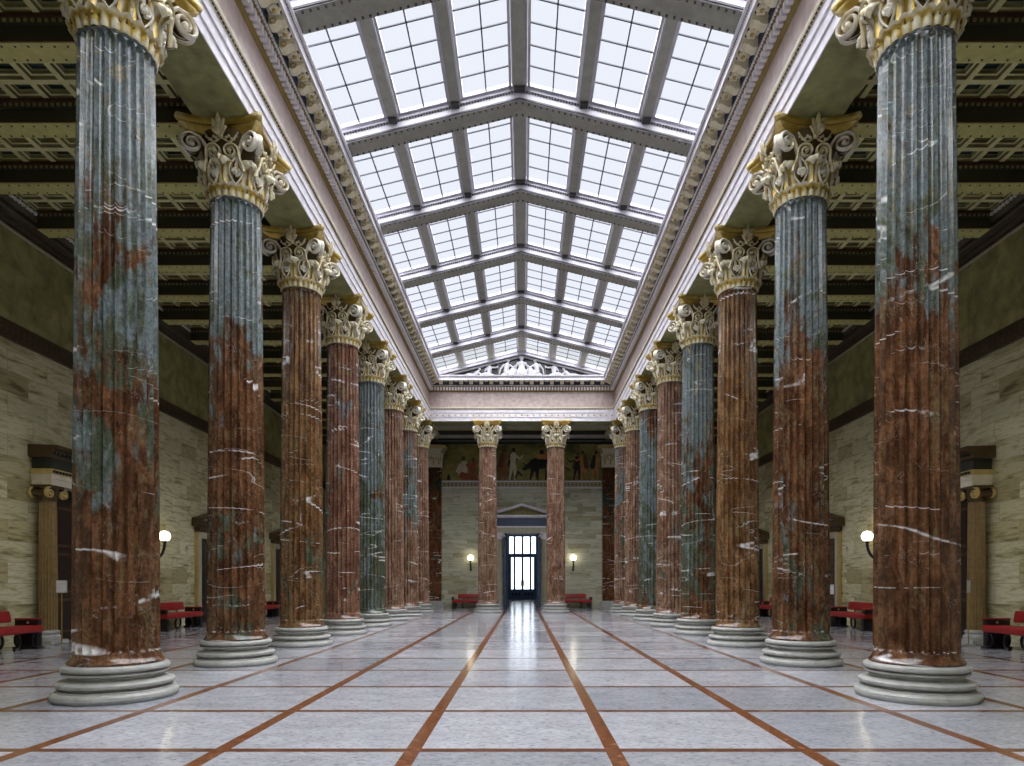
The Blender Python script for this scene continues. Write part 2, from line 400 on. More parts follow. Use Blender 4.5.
# ------------------------------------------------------------------ columns
FL=24
def fluted(b,z0,z1,r0,r1,depth,nf,seg=8,m=0,end=None,mid=10,ent=True):
    n=nf*seg; w=PI*r0/nf*.82; end=end or w*1.0
    zs=[z0-.02]+[z0+end*(1-math.cos(PI/2*k/6)) for k in range(7)]
    for k in range(1,mid): zs.append(z0+end+(z1-z0-2*end)*k/mid)
    zs+=[z1-end*(1-math.cos(PI/2*k/6)) for k in range(6,-1,-1)]+[z1+.02]
    P=[]
    for j in range(n):
        a=2*PI*j/n; u=((j%seg)/seg-.5)*2   # -1..1 inside one flute
        col=[]
        for z in zs:
            t=(z-z0)/(z1-z0); tt=max(0,min(1,t))
            r=r0+(r1-r0)*(tt**1.5 if ent else tt)
            e=min(z-z0,z1-z)/end
            if e>=1: hw=.87
            elif e<=0: hw=0
            else: hw=.87*math.sqrt(max(0,1-(1-e)**2))
            d=0
            if hw>0 and abs(u)<hw: d=depth*math.sqrt(1-(u/hw)**2)*(hw/.87)
            col.append(((r-d)*math.cos(a),(r-d)*math.sin(a),z))
        P.append(col)
    b.grid(P,m,True,wrapu=True)
CZ=8.53   # underside of the capital
b=MB(); fluted(b,.60,8.495,.502,.442,.068,FL,12)
b.lathe([(.55,.455),(.56,.465),(.562,.485),(.55,.50),(.53,.52),(.512,.55),(.502,.585)],96)
b.lathe([(.442,8.50),(.456,8.502),(.462,8.51),(.456,8.52),(.44,8.53)],96)
SHAFT=b.mesh('shaft',M['base'],35)
b=MB(); b.lathe([(.70,0),(.72,.015),(.735,.05),(.728,.085),(.705,.11),(.675,.118),(.672,.135),(.665,.14),(.605,.147),(.60,.174),(.672,.182),(.683,.197),(.683,.225),(.672,.235),(.64,.243),(.585,.256),(.545,.28),(.535,.308),(.545,.325),(.612,.332),(.615,.352),(.565,.36),(.562,.37),(.617,.38),(.628,.402),(.622,.43),(.60,.448),(.57,.455),(.5,.457)],96)
BASE=b.mesh('base',M['base'],30)

def leaf(path,w,nu=13,nv=20,lobes=4,groove=.022,back=.05,thick=.018,ang0=0.):
    """acanthus leaf wrapped on the bell; path = (radius, z) list"""
    b=MB()
    def pt(v):
        x=v*(len(path)-1); i=min(int(x),len(path)-2); f=x-i
        g=lambda k,c: path[max(0,min(len(path)-1,k))][c]
        out=[]
        for c in (0,1):
            p0,p1,p2,p3=g(i-1,c),g(i,c),g(i+1,c),g(i+2,c)
            out.append(.5*(2*p1+(p2-p0)*f+(2*p0-5*p1+4*p2-p3)*f*f+(3*p1-p0-3*p2+p3)*f**3))
        return out
    def W(v):
        base=w*(.72+.55*v-.15*v*v) if v<.6 else w*(.72+.33-.054)*(1-((v-.6)/.4)**2*.8)
        return base*(1-.16*(math.cos(v*2*PI*lobes)*.5+.5))
    rows=[];rows2=[]
    for j in range(nv+1):
        v=j/nv; r,z=pt(v); ww=W(v); row=[];row2=[]
        for i in range(nu):
            u=-1+2*i/(nu-1)
            dr=groove*math.cos(u*PI*3)*(1-.5*v)+.02*(1-abs(u))-back*u*u*(.4+.6*v)
            dz=-.05*u*u*(1 if v>.5 else v*2)
            rr=r+dr; a=ang0+ww*u/max(r,.2)
            row.append((rr*math.cos(a),rr*math.sin(a),z+dz)); rr-=thick
            row2.append((rr*math.cos(a),rr*math.sin(a),z+dz-.006))
        rows.append(row);rows2.append(row2)
    b.grid([[rows[j][i] for j in range(nv+1)] for i in range(nu)],0,True)
    b.grid([[rows2[j][i] for j in range(nv+1)] for i in range(nu-1,-1,-1)],0,True)
    for rr,r2 in ((rows[-1],rows2[-1]),(rows[0][::-1],rows2[0][::-1]),([r[0] for r in rows],[r[0] for r in rows2]),([r[-1] for r in rows][::-1],[r[-1] for r in rows2][::-1])):
        b.grid([rr,r2],0,True)
    return b
def spiral(c,r,turns,a0,sgn=1,n=40,shrink=.22):
    out=[]
    for k in range(n+1):
        t=k/n; rr=r*(1-t*(1-shrink)); a=a0+sgn*turns*2*PI*t
        out.append((c[0]+rr*math.cos(a),c[1]+rr*math.sin(a)))
    return out
# capital pieces (local to column base, z absolute)
z0=CZ; KZ=1.30/1.49
class ZZ(float):
    def __add__(s,o): return float(s)+float(o)*KZ
z0=ZZ(CZ)
bell=MB(); bell.lathe([(.40,z0),(.43,z0+.2),(.455,z0+.5),(.50,z0+.8),(.57,z0+1.05),(.64,z0+1.26)],64); BELL=bell.mesh('bell',M['bell'])
col_=MB(); P=[]
nn=FL*8
for k in range(nn):
    a=2*PI*k/nn; c=abs(math.cos(FL/2*a)); row=[]
    rip=.03*(c-.5)
    top=.19+.045*c
    for t,rr in ((0,.452),(.12,.470),(.45,.478),(.75,.495),(.92,.53),(1.,.552)):
        row.append(((rr+rip*(.6 if t<.2 else 1))*math.cos(a),(rr+rip)*math.sin(a),z0+top*t))
    for t,rr in ((.97,.535),(.85,.485),(.6,.45)):
        row.append(((rr+rip)*math.cos(a),(rr+rip)*math.sin(a),z0+top*t))
    P.append(row)
col_.grid(P,0,True,wrapu=True); COLLAR=col_.mesh('collar',M['capA'],60)
LEAF=leaf([(.475,z0+.12),(.482,z0+.28),(.50,z0+.44),(.54,z0+.57),(.60,z0+.665),(.665,z0+.695),(.705,z0+.655),(.70,z0+.59)],.205).mesh('acanthus_leaf',M['capA'],60,True)
# corner volute (one of a pair at a corner, plane turned off the diagonal)
def volute(side):
    b=MB(); h=math.radians(45)
    P0=Vector((.47*math.cos(-side*math.radians(25)),.47*math.sin(-side*math.radians(25)),0)); P1=Vector((.97*math.cos(-side*math.radians(1.5)),.97*math.sin(-side*math.radians(1.5)),0))
    D=(P1-P0); Lg=D.length; D.normalize(); Nn=Vector((-D.y,D.x,0))*(-side)
    cu,cz,r=Lg-.17,.965,.195
    pl=[(.02,.45),(.05,.60),(.085,.75),(.14,.90),(.21,1.03),(.28,1.12)]
    pts=pl+spiral((cu,cz),r,1.9,PI*.62,-1,44,.10)[2:]
    path=[P0+D*u+Vector((0,0,z0+z)) for u,z in pts]
    L=len(path); A=[.028+.03*min(1,i/6) for i in range(L)]; B=[.032-.014*min(1,i/L) for i in range(L)]
    b.sweep(path,Nn,A,B,8)
    e=P0+D*cu+Vector((0,0,z0+cz)); b.ball(e+Nn*.02,.04,10,8)
    ring=[P0+D*(cu+(r-.02)*math.cos(t))-Nn*.02+Vector((0,0,z0+cz+(r-.02)*math.sin(t)*.87)) for t in [2*PI*k/20 for k in range(20)]]
    ring2=[p-Nn*.03 for p in ring]
    b.add(ring,[tuple(range(20))],1); b.add(ring2,[tuple(range(19,-1,-1))],1)  # dark discs stand in for the shaded gaps between scroll turns
    return b
VOL=[volute(s).mesh('volute',[M['capB'],M['bell']],60,True) for s in (1,-1)]
def helix(side):   # inner scroll on a face (face normal +X)
    b=MB(); pts=[(.36,.46),(.34,.58),(.30,.68),(.29,.80)]
    sp=spiral((.15,.83),.14,1.8,0.05,1,36,.12)
    pts=pts[:-1]+sp
    path=[Vector((.50+.10*max(0,(z-.5))/.5,side*y,z0+z)) for y,z in pts]
    L=len(path); b.sweep(path,(1,0,0),[.035+.012*min(1,i/6) for i in range(L)],[.026-.008*i/L for i in range(L)],8)
    b.ball((.60,side*.15,z0+.83),.03,10,8)
    return b
HEL=[helix(s).mesh('helix',M['capF'],60,True) for s in (1,-1)]
ro=MB(); sp=spiral((0,.47),.085,1.6,-PI/2,1,30,.15)
ro.sweep([Vector((.53+.03*(z-.4),y,z0+z)) for y,z in sp],(1,0,0),.03,[.02]*31,8)
ro.sweep([Vector((.50+.06*t,.11*math.sin(PI*t),z0+.22+.45*t)) for t in [k/10 for k in range(11)]],(1,0,0),.025,.014,6)
ro.sweep([Vector((.50+.06*t,-.11*math.sin(PI*t),z0+.22+.45*t)) for t in [k/10 for k in range(11)]],(1,0,0),.025,.014,6)
ro.ball((.55,0,z0+.47),.03,8,6); ROS=ro.mesh('rosette',M['capB'],60,True)
# abacus
def abacus_ring(sc,z):
    pts=[]
    hc=.735*sc; mid=.60*sc; cut=.075
    for q in range(4):
        th=q*PI/2; ex=Vector((math.cos(th),math.sin(th),0)); ey=Vector((-math.sin(th),math.cos(th),0))
        for k in range(15):
            u=-1+2*k/14; y=u*(hc-cut*.5); x=mid+(hc+cut*.35-mid)*abs(u)**2.1
            p=ex*x+ey*y; pts.append((p.x,p.y,z))
    return pts
ab=MB(); rings=[abacus_ring(s,z0+z) for s,z in ((.80,1.215),(.85,1.24),(.90,1.275),(.965,1.315),(.975,1.335),(.94,1.34),(.945,1.36),(1.0,1.385),(1.03,1.42),(1.03,1.475),(1.01,1.49))]
L=len(rings[0]); ab.grid([[r[i] for r in rings] for i in range(L)],0,True,wrapu=True); ab.add(rings[0][::-1],[tuple(range(L))]); ab.add(rings[-1],[tuple(range(L))]); ABA=ab.mesh('abacus',M['capG'],35,True)
fl=MB()
for k,(a,h) in enumerate(((-50,.20),(-26,.27),(0,.33),(26,.27),(50,.20))):
    a=math.radians(a); base=Vector((.60,0,z0+1.10))
    tip=base+Vector((.10+.04*math.cos(a*2),math.sin(a)*h*.85,math.cos(a)*h))
    pth=[base+(tip-base)*t+Vector((.05*math.sin(PI*t),0,0)) for t in [i/8 for i in range(9)]]
    fl.sweep(pth,(-math.sin(a)*.0,math.cos(a),-math.sin(a)),[.012+.04*math.sin(PI*min(1,t*1.0)*.93+.1) for t in [i/8 for i in range(9)]],.018,8)
fl.ball((.63,0,z0+1.09),.045,10,8)
for sg in (-1,1):
    for k in range(5):
        fl.ball((.61-.004*k,sg*(.09+.045*k),z0+1.08+.03*math.sin(k*1.9)),.030-.002*k,8,6)
    fl.sweep([Vector((.60,sg*(.04+.26*t),z0+1.06-.10*math.sin(PI*t)+.12*t)) for t in [i/8 for i in range(9)]],(1,0,0),.02,.014,6); FLE=fl.mesh('fleuron',M['capF'],60,True)

def column(x,y,mat,label,group=None):
    t=empty('marble_column',(x,y,0)); tag(t,label,'column',group,'thing')
    link('base',BASE,t); s=link('shaft',SHAFT,t)
    s.material_slots[0].link='OBJECT'; s.material_slots[0].material=mat
    c=link('capital',BELL,t)
    link('collar',COLLAR,c); link('abacus',ABA,c)
    for k in range(8):
        link('acanthus_leaf',LEAF,c,rz=k*PI/4); link('rosette',ROS,c,rz=k*PI/4+PI/8)
    for k in range(4):
        for i in (0,1):
            link('volute',VOL[i],c,rz=k*PI/2+PI/4); link('helix',HEL[i],c,rz=k*PI/2)
        link('fleuron',FLE,c,rz=k*PI/2)
    return t
lo=[(0,.15),(3.5,.25),(8.5,.3)]
PK_LIT=dict(brown=(.165,.085,.055),brown2=(.29,.18,.125))  # lighter pinkish browns: brighter light on the far columns painted in
colsL=[
 (dict(seed=1,zones=[(0,.06),(1.8,.2),(3.2,.45),(5.2,.62),(8.5,.78)],vein=1.),'blue-green above and rust-red below'),
 (dict(seed=2,zones=[(0,.42),(2.4,.38),(4.,.25),(5.6,.42),(6.8,.68),(8.5,.8)],vein=1.),'red-brown with green streaks and thick white veins'),
 (dict(seed=5,zones=[(0,.18),(2.5,.38),(4,.2),(8.5,.3)],brown=(.115,.052,.02),brown2=(.23,.125,.055)),'warm orange-brown'),
 (dict(seed=6,zones=[(0,.15),(1.8,.3),(8.5,.22)],brown=(.13,.055,.035),brown2=(.25,.13,.085)),'dull purple-brown'),
 (dict(seed=9,zones=[(0,.85),(3,.8),(5,.62),(8.5,.72)]),'mostly green-grey'),
 (dict(seed=10,zones=[(0,.25),(8.5,.2)],**PK_LIT),'plain rosy brown'),
 (dict(seed=12,zones=[(0,.2),(3,.35),(5,.6),(8.5,.4)],**PK_LIT),'brown with a grey-green patch at mid height'),
 (dict(seed=13,zones=[(0,.1),(8.5,.2)],**PK_LIT),'pinkish brown')]
colsR=[
 (dict(seed=21,zones=[(0,.16),(2,.1),(4,.18),(5.4,.5),(6.6,.68),(8.5,.75)],vein=.9),'grey-green at the top and dark red-brown below'),
 (dict(seed=22,zones=[(0,.4),(2.2,.36),(4.4,.25),(6.2,.6),(8.5,.85)],vein=.9),'blue-green at the top, rust below'),
 (dict(seed=25,zones=[(0,.12),(8.5,.3)],brown=(.115,.052,.02),brown2=(.23,.125,.055)),'warm orange-brown'),
 (dict(seed=28,zones=[(0,.3),(2,.55),(4,.45),(6,.5),(7.2,.85),(8.5,.9)]),'blue-grey upper part over mixed brown and green'),
 (dict(seed=29,zones=[(0,.1),(1.5,.35),(8.5,.15)],**PK_LIT),'rosy red-brown'),
 (dict(seed=31,zones=[(0,.35),(2,.75),(5,.8),(8.5,.45)]),'grey-green in the middle and brown at the foot'),
 (dict(seed=33,zones=[(0,.2),(8.5,.25)],**PK_LIT),'pinkish brown'),
 (dict(seed=34,zones=[(0,.3),(3,.5),(8.5,.4)],**PK_LIT),'pink and green mottled')]
for sx,row,side in ((-1,colsL,'left'),(1,colsR,'right')):
    for k,(kw,desc) in enumerate(row):
        place=('nearest in the %s row'%side) if k==0 else ('last in the %s row'%side) if k==7 else '%s in the %s row'%(ORD[k],side)
        column(sx*CX,Y0+S*k,marble('marble_shaft',**kw),'marble column, %s, %s'%(desc,place),'columns of the %s row'%side)
YE=Y0+S*7
for sx,seed,w in ((-1,41,'left'),(1,44,'right')):
    column(sx*1.77,YE,marble('marble_shaft',seed,[(0,.1),(8.5,.22)],**PK_LIT),'rosy fluted column standing free to the %s of the far doorway'%w,'end columns')
# dark wall pilasters beside the painting
for sx,w in ((-1,'left'),(1,'right')):
    t=empty('wall_pilaster',(sx*CX,YF-.28,0)); tag(t,'dark red-green marble pilaster on the far wall at the %s end of the painting'%w,'pilaster','pilasters of the far wall','thing')
    b=MB(); b.box(-.47,.47,-.25,.24,.45,8.46); b.box(-.48,.48,-.27,.24,8.38,8.46); b.build('shaft',marble('marble_shaft',50+sx,[(0,.3),(8.5,.4)],brown=(.10,.03,.014),brown2=(.15,.06,.025),green=(.03,.045,.03),blue=(.04,.06,.05)),t)
    b=MB(); b.box(-.66,.66,-.44,.25,0,.12); b.box(-.62,.62,-.40,.25,.12,.16); b.box(-.64,.64,-.42,.25,.16,.24); b.box(-.55,.55,-.33,.25,.24,.34); b.box(-.58,.58,-.36,.25,.34,.42); b.box(-.51,.51,-.29,.25,.42,.46); b.build('base',M['base'],t)
    b=MB(); P=[(.49,8.46),(.5,8.9),(.55,9.3),(.66,9.56)]
    b.grid([[(x*sgx,max(-.24-(x-.47),-.44) if sgy else .205,z) for x,z in P] for sgx,sgy in ((-1,0),(-1,1),(1,1),(1,0))],0,False)
    c=b.build('capital',M['capA'],t)
    b=MB(); b.box(-.72,.72,-.48,.205,9.56,9.66); b.box(-.76,.76,-.52,.205,9.66,9.76); b.build('abacus',M['capG'],c)
    for xx in (-.34,0,.34):
        o=link('acanthus_leaf',LEAF,c,(xx,.22,0),-PI/2)
    for xx,i in ((-.6,0),(.6,1)):
        b=MB(); sp=spiral((xx,9.4),.15,1.8,PI/2,1 if i==0 else -1,36,.15); b.sweep([Vector((x,-.44,z)) for x,z in sp],(0,1,0),.05,.022,8); b.ball((xx,-.44,9.4),.035); b.build('volute',M['capB'],c)

# ------------------------------------------------------------------ entablature and cornice around the nave
FX=4.77; FY=YE-.46; EZ=.07
def run(side,prof,mb,m=0,smooth=False,extra=0.):
    """sweep (projection d, z) profile along one side with mitred corner"""
    if side in (-1,1):
        rows=[[(side*(FX-d),YB,z) for d,z in prof],[(side*(FX-d),FY-d,z) for d,z in prof]]
        if side==-1: rows=rows[::-1]
    else:
        rows=[[(-(FX-d),FY-d,z) for d,z in prof],[((FX-d),FY-d,z) for d,z in prof]]
    mb.grid(rows[::-1],m,smooth)
def modillion_mesh():
    b=MB()
    # bracket projecting along -Y (from d=.2 to d=.6), hanging below the soffit
    pr=[(0,0),(0,-.15),(-.07,-.16),(-.13,-.13),(-.18,-.085),(-.23,-.075),(-.27,-.085),(-.29,-.06),(-.29,0)]
    for x0,x1,g in ((-.09,.09,1.),):
        v=[(x0,y*g,z*g) for y,z in pr]+[(x1,y*g,z*g) for y,z in pr]; n=len(pr)
        f=[tuple(range(n)),tuple(range(2*n-1,n-1,-1))]+[(i,i+n,(i+1)%n+n,(i+1)%n) for i in range(n)]
        b.add(v,f,0)
    b.box(-.11,.11,-.31,0.0,-.035,0,1)
    b.sweep([Vector((-.09,-.09+.05*math.cos(t),-.09+.05*math.sin(t))) for t in [k*.5 for k in range(13)]],(1,0,0),.015,.012,6,2)
    return b
MOD=modillion_mesh().mesh('modillion',[M['capA'],M['ivory'],M['gold']])
def rosette_mesh():
    b=MB()
    for k in range(6):
        a=k*PI/3; b.ball((.07*math.cos(a),.07*math.sin(a),-.03),.05,8,6,0,(1,1,.6))
    b.ball((0,0,-.05),.045,8,6,1); return b
RST=rosette_mesh().mesh('rosette',[M['capA'],M['gold']])
FRM=MB()
for x0,x1,y0,y1 in ((-.125,.125,-.15,-.125),(-.125,.125,.125,.15),(-.15,-.125,-.15,.15),(.125,.15,-.15,.15)): FRM.box(x0,x1,y0,y1,-.03,0)
FRM=FRM.mesh('coffer_frame',[M['gold']])
def entablature(side,name,lab):
    t=empty(name,(0,0,EZ)); tag(t,lab,'entablature',kind='structure')
    a=MB(); run(side,[(-.46,9.76),(0,9.76),(0,9.96),(.03,9.96),(.03,10.17),(.06,10.17),(.06,10.33)],a); a.build('architrave',M['white'],t)
    a=MB(); run(side,[(.06,10.33),(.075,10.34),(.075,10.36),(.11,10.38),(.12,10.42),(.12,10.45),(0,10.45)],a); a.build('architrave_moulding',M['ivory'],t)
    def dots(z,d,step,w,h,pr,m,nm):
        q=MB()
        if side in (-1,1):
            y=YB+.3
            while y<FY-d: q.box(side*(FX-d-pr),side*(FX-d+.01),y,y+w,z,z+h); y+=step
        else:
            x=-(FX-d)+step/2
            while x<FX-d-step/2: q.box(x,x+w,FY-d-pr,FY-d+.01,z,z+h); x+=step
        q.build(nm,m,t)
    dots(10.35,.075,.085,.05,.045,.022,M['bronze'],'bead_row')
    a=MB(); run(side,[(0,10.45),(0,11.27)],a); a.build('frieze',M['pink'],t)
    a=MB(); run(side,[(0,11.24),(.04,11.26),(.04,11.28),(.08,11.30),(.08,11.46),(.20,11.48),(.22,11.50),(.22,11.53),(.24,11.55)],a); a.build('bed_moulding',M['oldgold'],t)
    dots(11.31,.08,.15,.085,.15,.11,M['white'],'dentil_band')
    dots(11.49,.215,.075,.045,.04,.03,M['white'],'egg_row')
    a=MB(); run(side,[(.24,11.54),(.24,11.72),(.56,11.72)],a); a.build('modillion_field',M['blue'],t)
    a=MB(); run(side,[(.56,11.72),(.57,11.68),(.585,11.68),(.585,11.80),(.605,11.81),(.605,11.83),(.645,11.87),(.655,11.90),(.655,11.92),(-.4,11.97)],a); a.build('cornice',M['white'],t)
    dots(11.812,.605,.06,.03,.03,.012,M['stud'],'bead_row')
    if side in (-1,1):
        y=FY-.40
        k=0
        while y>YB+.5:
            if y>6.:
                link('modillion',MOD,t,(side*(FX-.24),y,11.72),-PI/2 if side==1 else PI/2)
                if y-.253>6: 
                    link('rosette',RST,t,(side*(FX-.41),y-.253,11.72)); 
            y-=.506
        q=MB(); y=FY-.40-.253
        while y>6:
            for x0,x1,y0,y1 in ((-.125,.125,-.14,-.115),(-.125,.125,.115,.14),(-.14,-.115,-.14,.14),(.115,.14,-.14,.14)): q.box(side*(FX-.41)+x0,side*(FX-.41)+x1,y+y0,y+y1,11.695,11.72)
            y-=.506
        q.build('coffer_frames',M['ivory'],t)
        c=MB(); c.box(side*(FX+.05),side*(FX+1.0),YB,YE+.46,9.78,13.2); c.build('core',M['dark'],t)
        c=MB(); c.box(side*(FX+.02),side*(FX+1.01),YB,YE+.46,9.755,9.785); c.build('soffit',M['soffit'],t)
    else:
        n=16
        for k in range(n+1):
            x=-4.1+8.2*k/n; link('modillion',MOD,t,(x,FY-.24,11.72))
            if k<n: link('rosette',RST,t,(x+8.2/n/2,FY-.41,11.72))
        c=MB(); c.box(-FX-.1,FX+.1,FY+.05,FY+.92,9.78,13.6); c.build('core',M['dark'],t)
        c=MB(); c.box(-FX,FX,FY+.02,FY+.93,9.755,9.785); c.build('soffit',M['soffit'],t)
        # small gilt ornaments on the architrave
        q=MB(); x=-4.7
        while x<4.75: q.box(x,x+.10,FY-.035,FY-.02,10.02,10.07); q.box(x+.04,x+.06,FY-.035,FY-.02,9.98,10.11); x+=.31
        q.build('gilt_ornament',M['gold'],t)
entablature(-1,'trim_1','carved entablature and bracketed cornice along the left column row')
entablature(1,'trim_2','carved entablature and bracketed cornice along the right column row')
entablature(0,'trim_3','entablature across the far end, pink frieze below the pediment')

# ------------------------------------------------------------------ skylight roof
SL=.249; ZT=13.08; ZG=13.42
def chevron(b,y0,y1,za,zb,xw,m=0,mf=None):
    """bent beam: underside za-SL|x|, top zb-SL|x|"""
    v=[];
    for y in (y0,y1):
        for x in (-xw,0,xw): v.append((x,y,za-SL*abs(x)))
        for x in (xw,0,-xw): v.append((x,y,zb-SL*abs(x)))
    f=[(0,1,4,5),(1,2,3,4),(6,11,10,7),(7,10,9,8),(5,4,10,11),(4,3,9,10)]
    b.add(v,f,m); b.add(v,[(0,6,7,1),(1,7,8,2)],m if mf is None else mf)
truss_y=[Y0+S*k for k in range(-2,7)]
for i,y in enumerate(truss_y):
    t=empty('roof_beam',(0,y,0)); 
    vis=len(truss_y)-1-i
    tag(t,'bent grey roof beam under the skylight, %s counted from the far pediment'%(ORD[vis] if vis else 'first'),'beam','roof beams','structure')
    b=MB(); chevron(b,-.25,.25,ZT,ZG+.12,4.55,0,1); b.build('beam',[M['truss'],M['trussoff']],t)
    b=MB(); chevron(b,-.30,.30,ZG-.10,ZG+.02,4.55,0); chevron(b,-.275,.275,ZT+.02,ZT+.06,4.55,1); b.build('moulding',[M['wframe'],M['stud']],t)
    b=MB()
    for sy in (-.2,.2):
        for sg in (-1,1):
            for k in range(30):
                x=sg*(.08+k*.145); z=ZT-SL*abs(x); b.box(x-.02,x+.02,sy-.02,sy+.02,z-.025,z+.01)
    for sg in (-1,1):
        for k in range(64):
            x=sg*(.04+k*.068); z=ZG-.12-SL*abs(x); b.box(x-.018,x+.018,-.285,-.24,z-.01,z+.018)
    b.build('stud_row',M['stud'],t)
purl=[0,-1.535,1.535,-3.025,3.025]
bays=[(YB if k==-3 else Y0+S*k,Y0+S*(k+1)) for k in range(-3,7)]
t=empty('roof_purlins'); tag(t,'grey lengthwise ridge and purlin bars between the skylight windows','beam',kind='structure')
for j,xp in enumerate(purl+[-4.6,4.6]):
    for y0,y1 in bays:
        a=y0+.25; c=min(y1-.25,FY)
        b=MB(); w=.15 if xp==0 else .115; z=ZG-SL*abs(xp)-.10
        if abs(xp)>4: w=.12
        b.box(xp-w,xp+w,a,c,z,z+.28,0); b.box(xp-w-.03,xp-w+.01,a,c,z+.04,z+.28,1); b.box(xp+w-.01,xp+w+.03,a,c,z+.04,z+.28,1)
        b.box(xp-w+.02,xp+w-.02,c-.16,c,z-.06,z,2)
        b.build('ridge_bar' if xp==0 else 'purlin_bar',[M['trussoff'],M['wframe'],M['stud']],t)
def pane_geo(x0,x1,y0,y1):
    """frame with 2 x 5 glazing on a slope between x0 and x1"""
    zz=lambda x: ZG-SL*abs(x)
    fr=MB(); gl=MB(); mu=MB()
    def slab(b,xa,xb,ya,yb,up0,up1,m=0):
        v=[]
        for up in (up0,up1):
            v+=[(xa,ya,zz(xa)+up),(xb,ya,zz(xb)+up),(xb,yb,zz(xb)+up),(xa,yb,zz(xa)+up)]
        b.add(v,[(0,3,2,1),(4,5,6,7),(0,1,5,4),(1,2,6,5),(2,3,7,6),(3,0,4,7)],m)
    fw=.06
    slab(fr,x0,x0+fw,y0,y1,-.03,.05); slab(fr,x1-fw,x1,y0,y1,-.03,.05); slab(fr,x0,x1,y1-.10,y1,-.03,.05); slab(fr,x0,x1,y0,y0+.08,-.03,.05)
    slab(gl,x0+fw*.6,x1-fw*.6,y0+.05,y1-.06,.02,.035)
    xm=(x0+x1)/2; slab(mu,xm-.015,xm+.015,y0+.06,y1-.08,-.005,.02)
    for k in range(1,5):
        yy=y0+.06+(y1-y0-.14)*k/5; slab(mu,x0+fw,x1-fw,yy-.015,yy+.015,-.005,.02)
    return fr,gl,mu
wn=0
spans=[(.19,1.40),(1.67,2.89),(3.16,4.46)]
pos_words=['beside the ridge','in the middle of the slope','along the cornice']
for bi,(y0,y1) in enumerate(bays):
    far=len(bays)-1-bi
    for sg,sw in ((-1,'left'),(1,'right')):
        for si,(xa,xb) in enumerate(spans):
            x0,x1=(xa,xb) if sg>0 else (-xb,-xa)
            a=y0+.27; c=min(y1-.27,FY-.02)
            fr,gl,mu=pane_geo(x0,x1,a,c); wn+=1
            o=fr.build('window_%d'%wn,M['wframe'])
            tag(o,'skylight window %s, %s slope, %s bay from the far pediment'%(pos_words[si],sw,ORD[far] if far else 'first'),'window','skylight windows','structure')
            gl.build('pane',M['pane'],o); mu.build('glazing_bars',M['muntin'],o)

# pediment at the far end
PB=12.0
t=empty('far_pediment',(0,FY,0)); tag(t,'white relief pediment with dark field above the far entablature','pediment',kind='thing')
b=MB(); v=[(-4.6,-.02,PB-.02),(4.6,-.02,PB-.02),(4.6,-.02,ZG+.1-SL*4.6),(0,-.02,ZG+.1),(-4.6,-.02,ZG+.1-SL*4.6)]; v2=[(x,.3,z) for x,y,z in v]
b.add(v+v2,[(0,1,2,3,4),(9,8,7,6,5)]+[(i,i+5,(i+1)%5+5,(i+1)%5) for i in range(5)]); b.build('tympanum_field',M['black'],t)
b=MB(); chevron(b,-.18,.05,ZT-.0,ZG+.1,4.6); chevron(b,-.30,.05,ZT+.10,ZT+.30,4.6); chevron(b,-.22,.05,ZT+.05,ZT+.075,4.6,1); chevron(b,-.33,.05,ZT+.24,ZT+.30,4.6); b.build('raking_cornice',[M['raking'],M['stud']],t)
b=MB(); b.box(-4.3,4.3,-.45,0,PB-.04,PB+.035); b.build('ledge',M['ivory'],t)
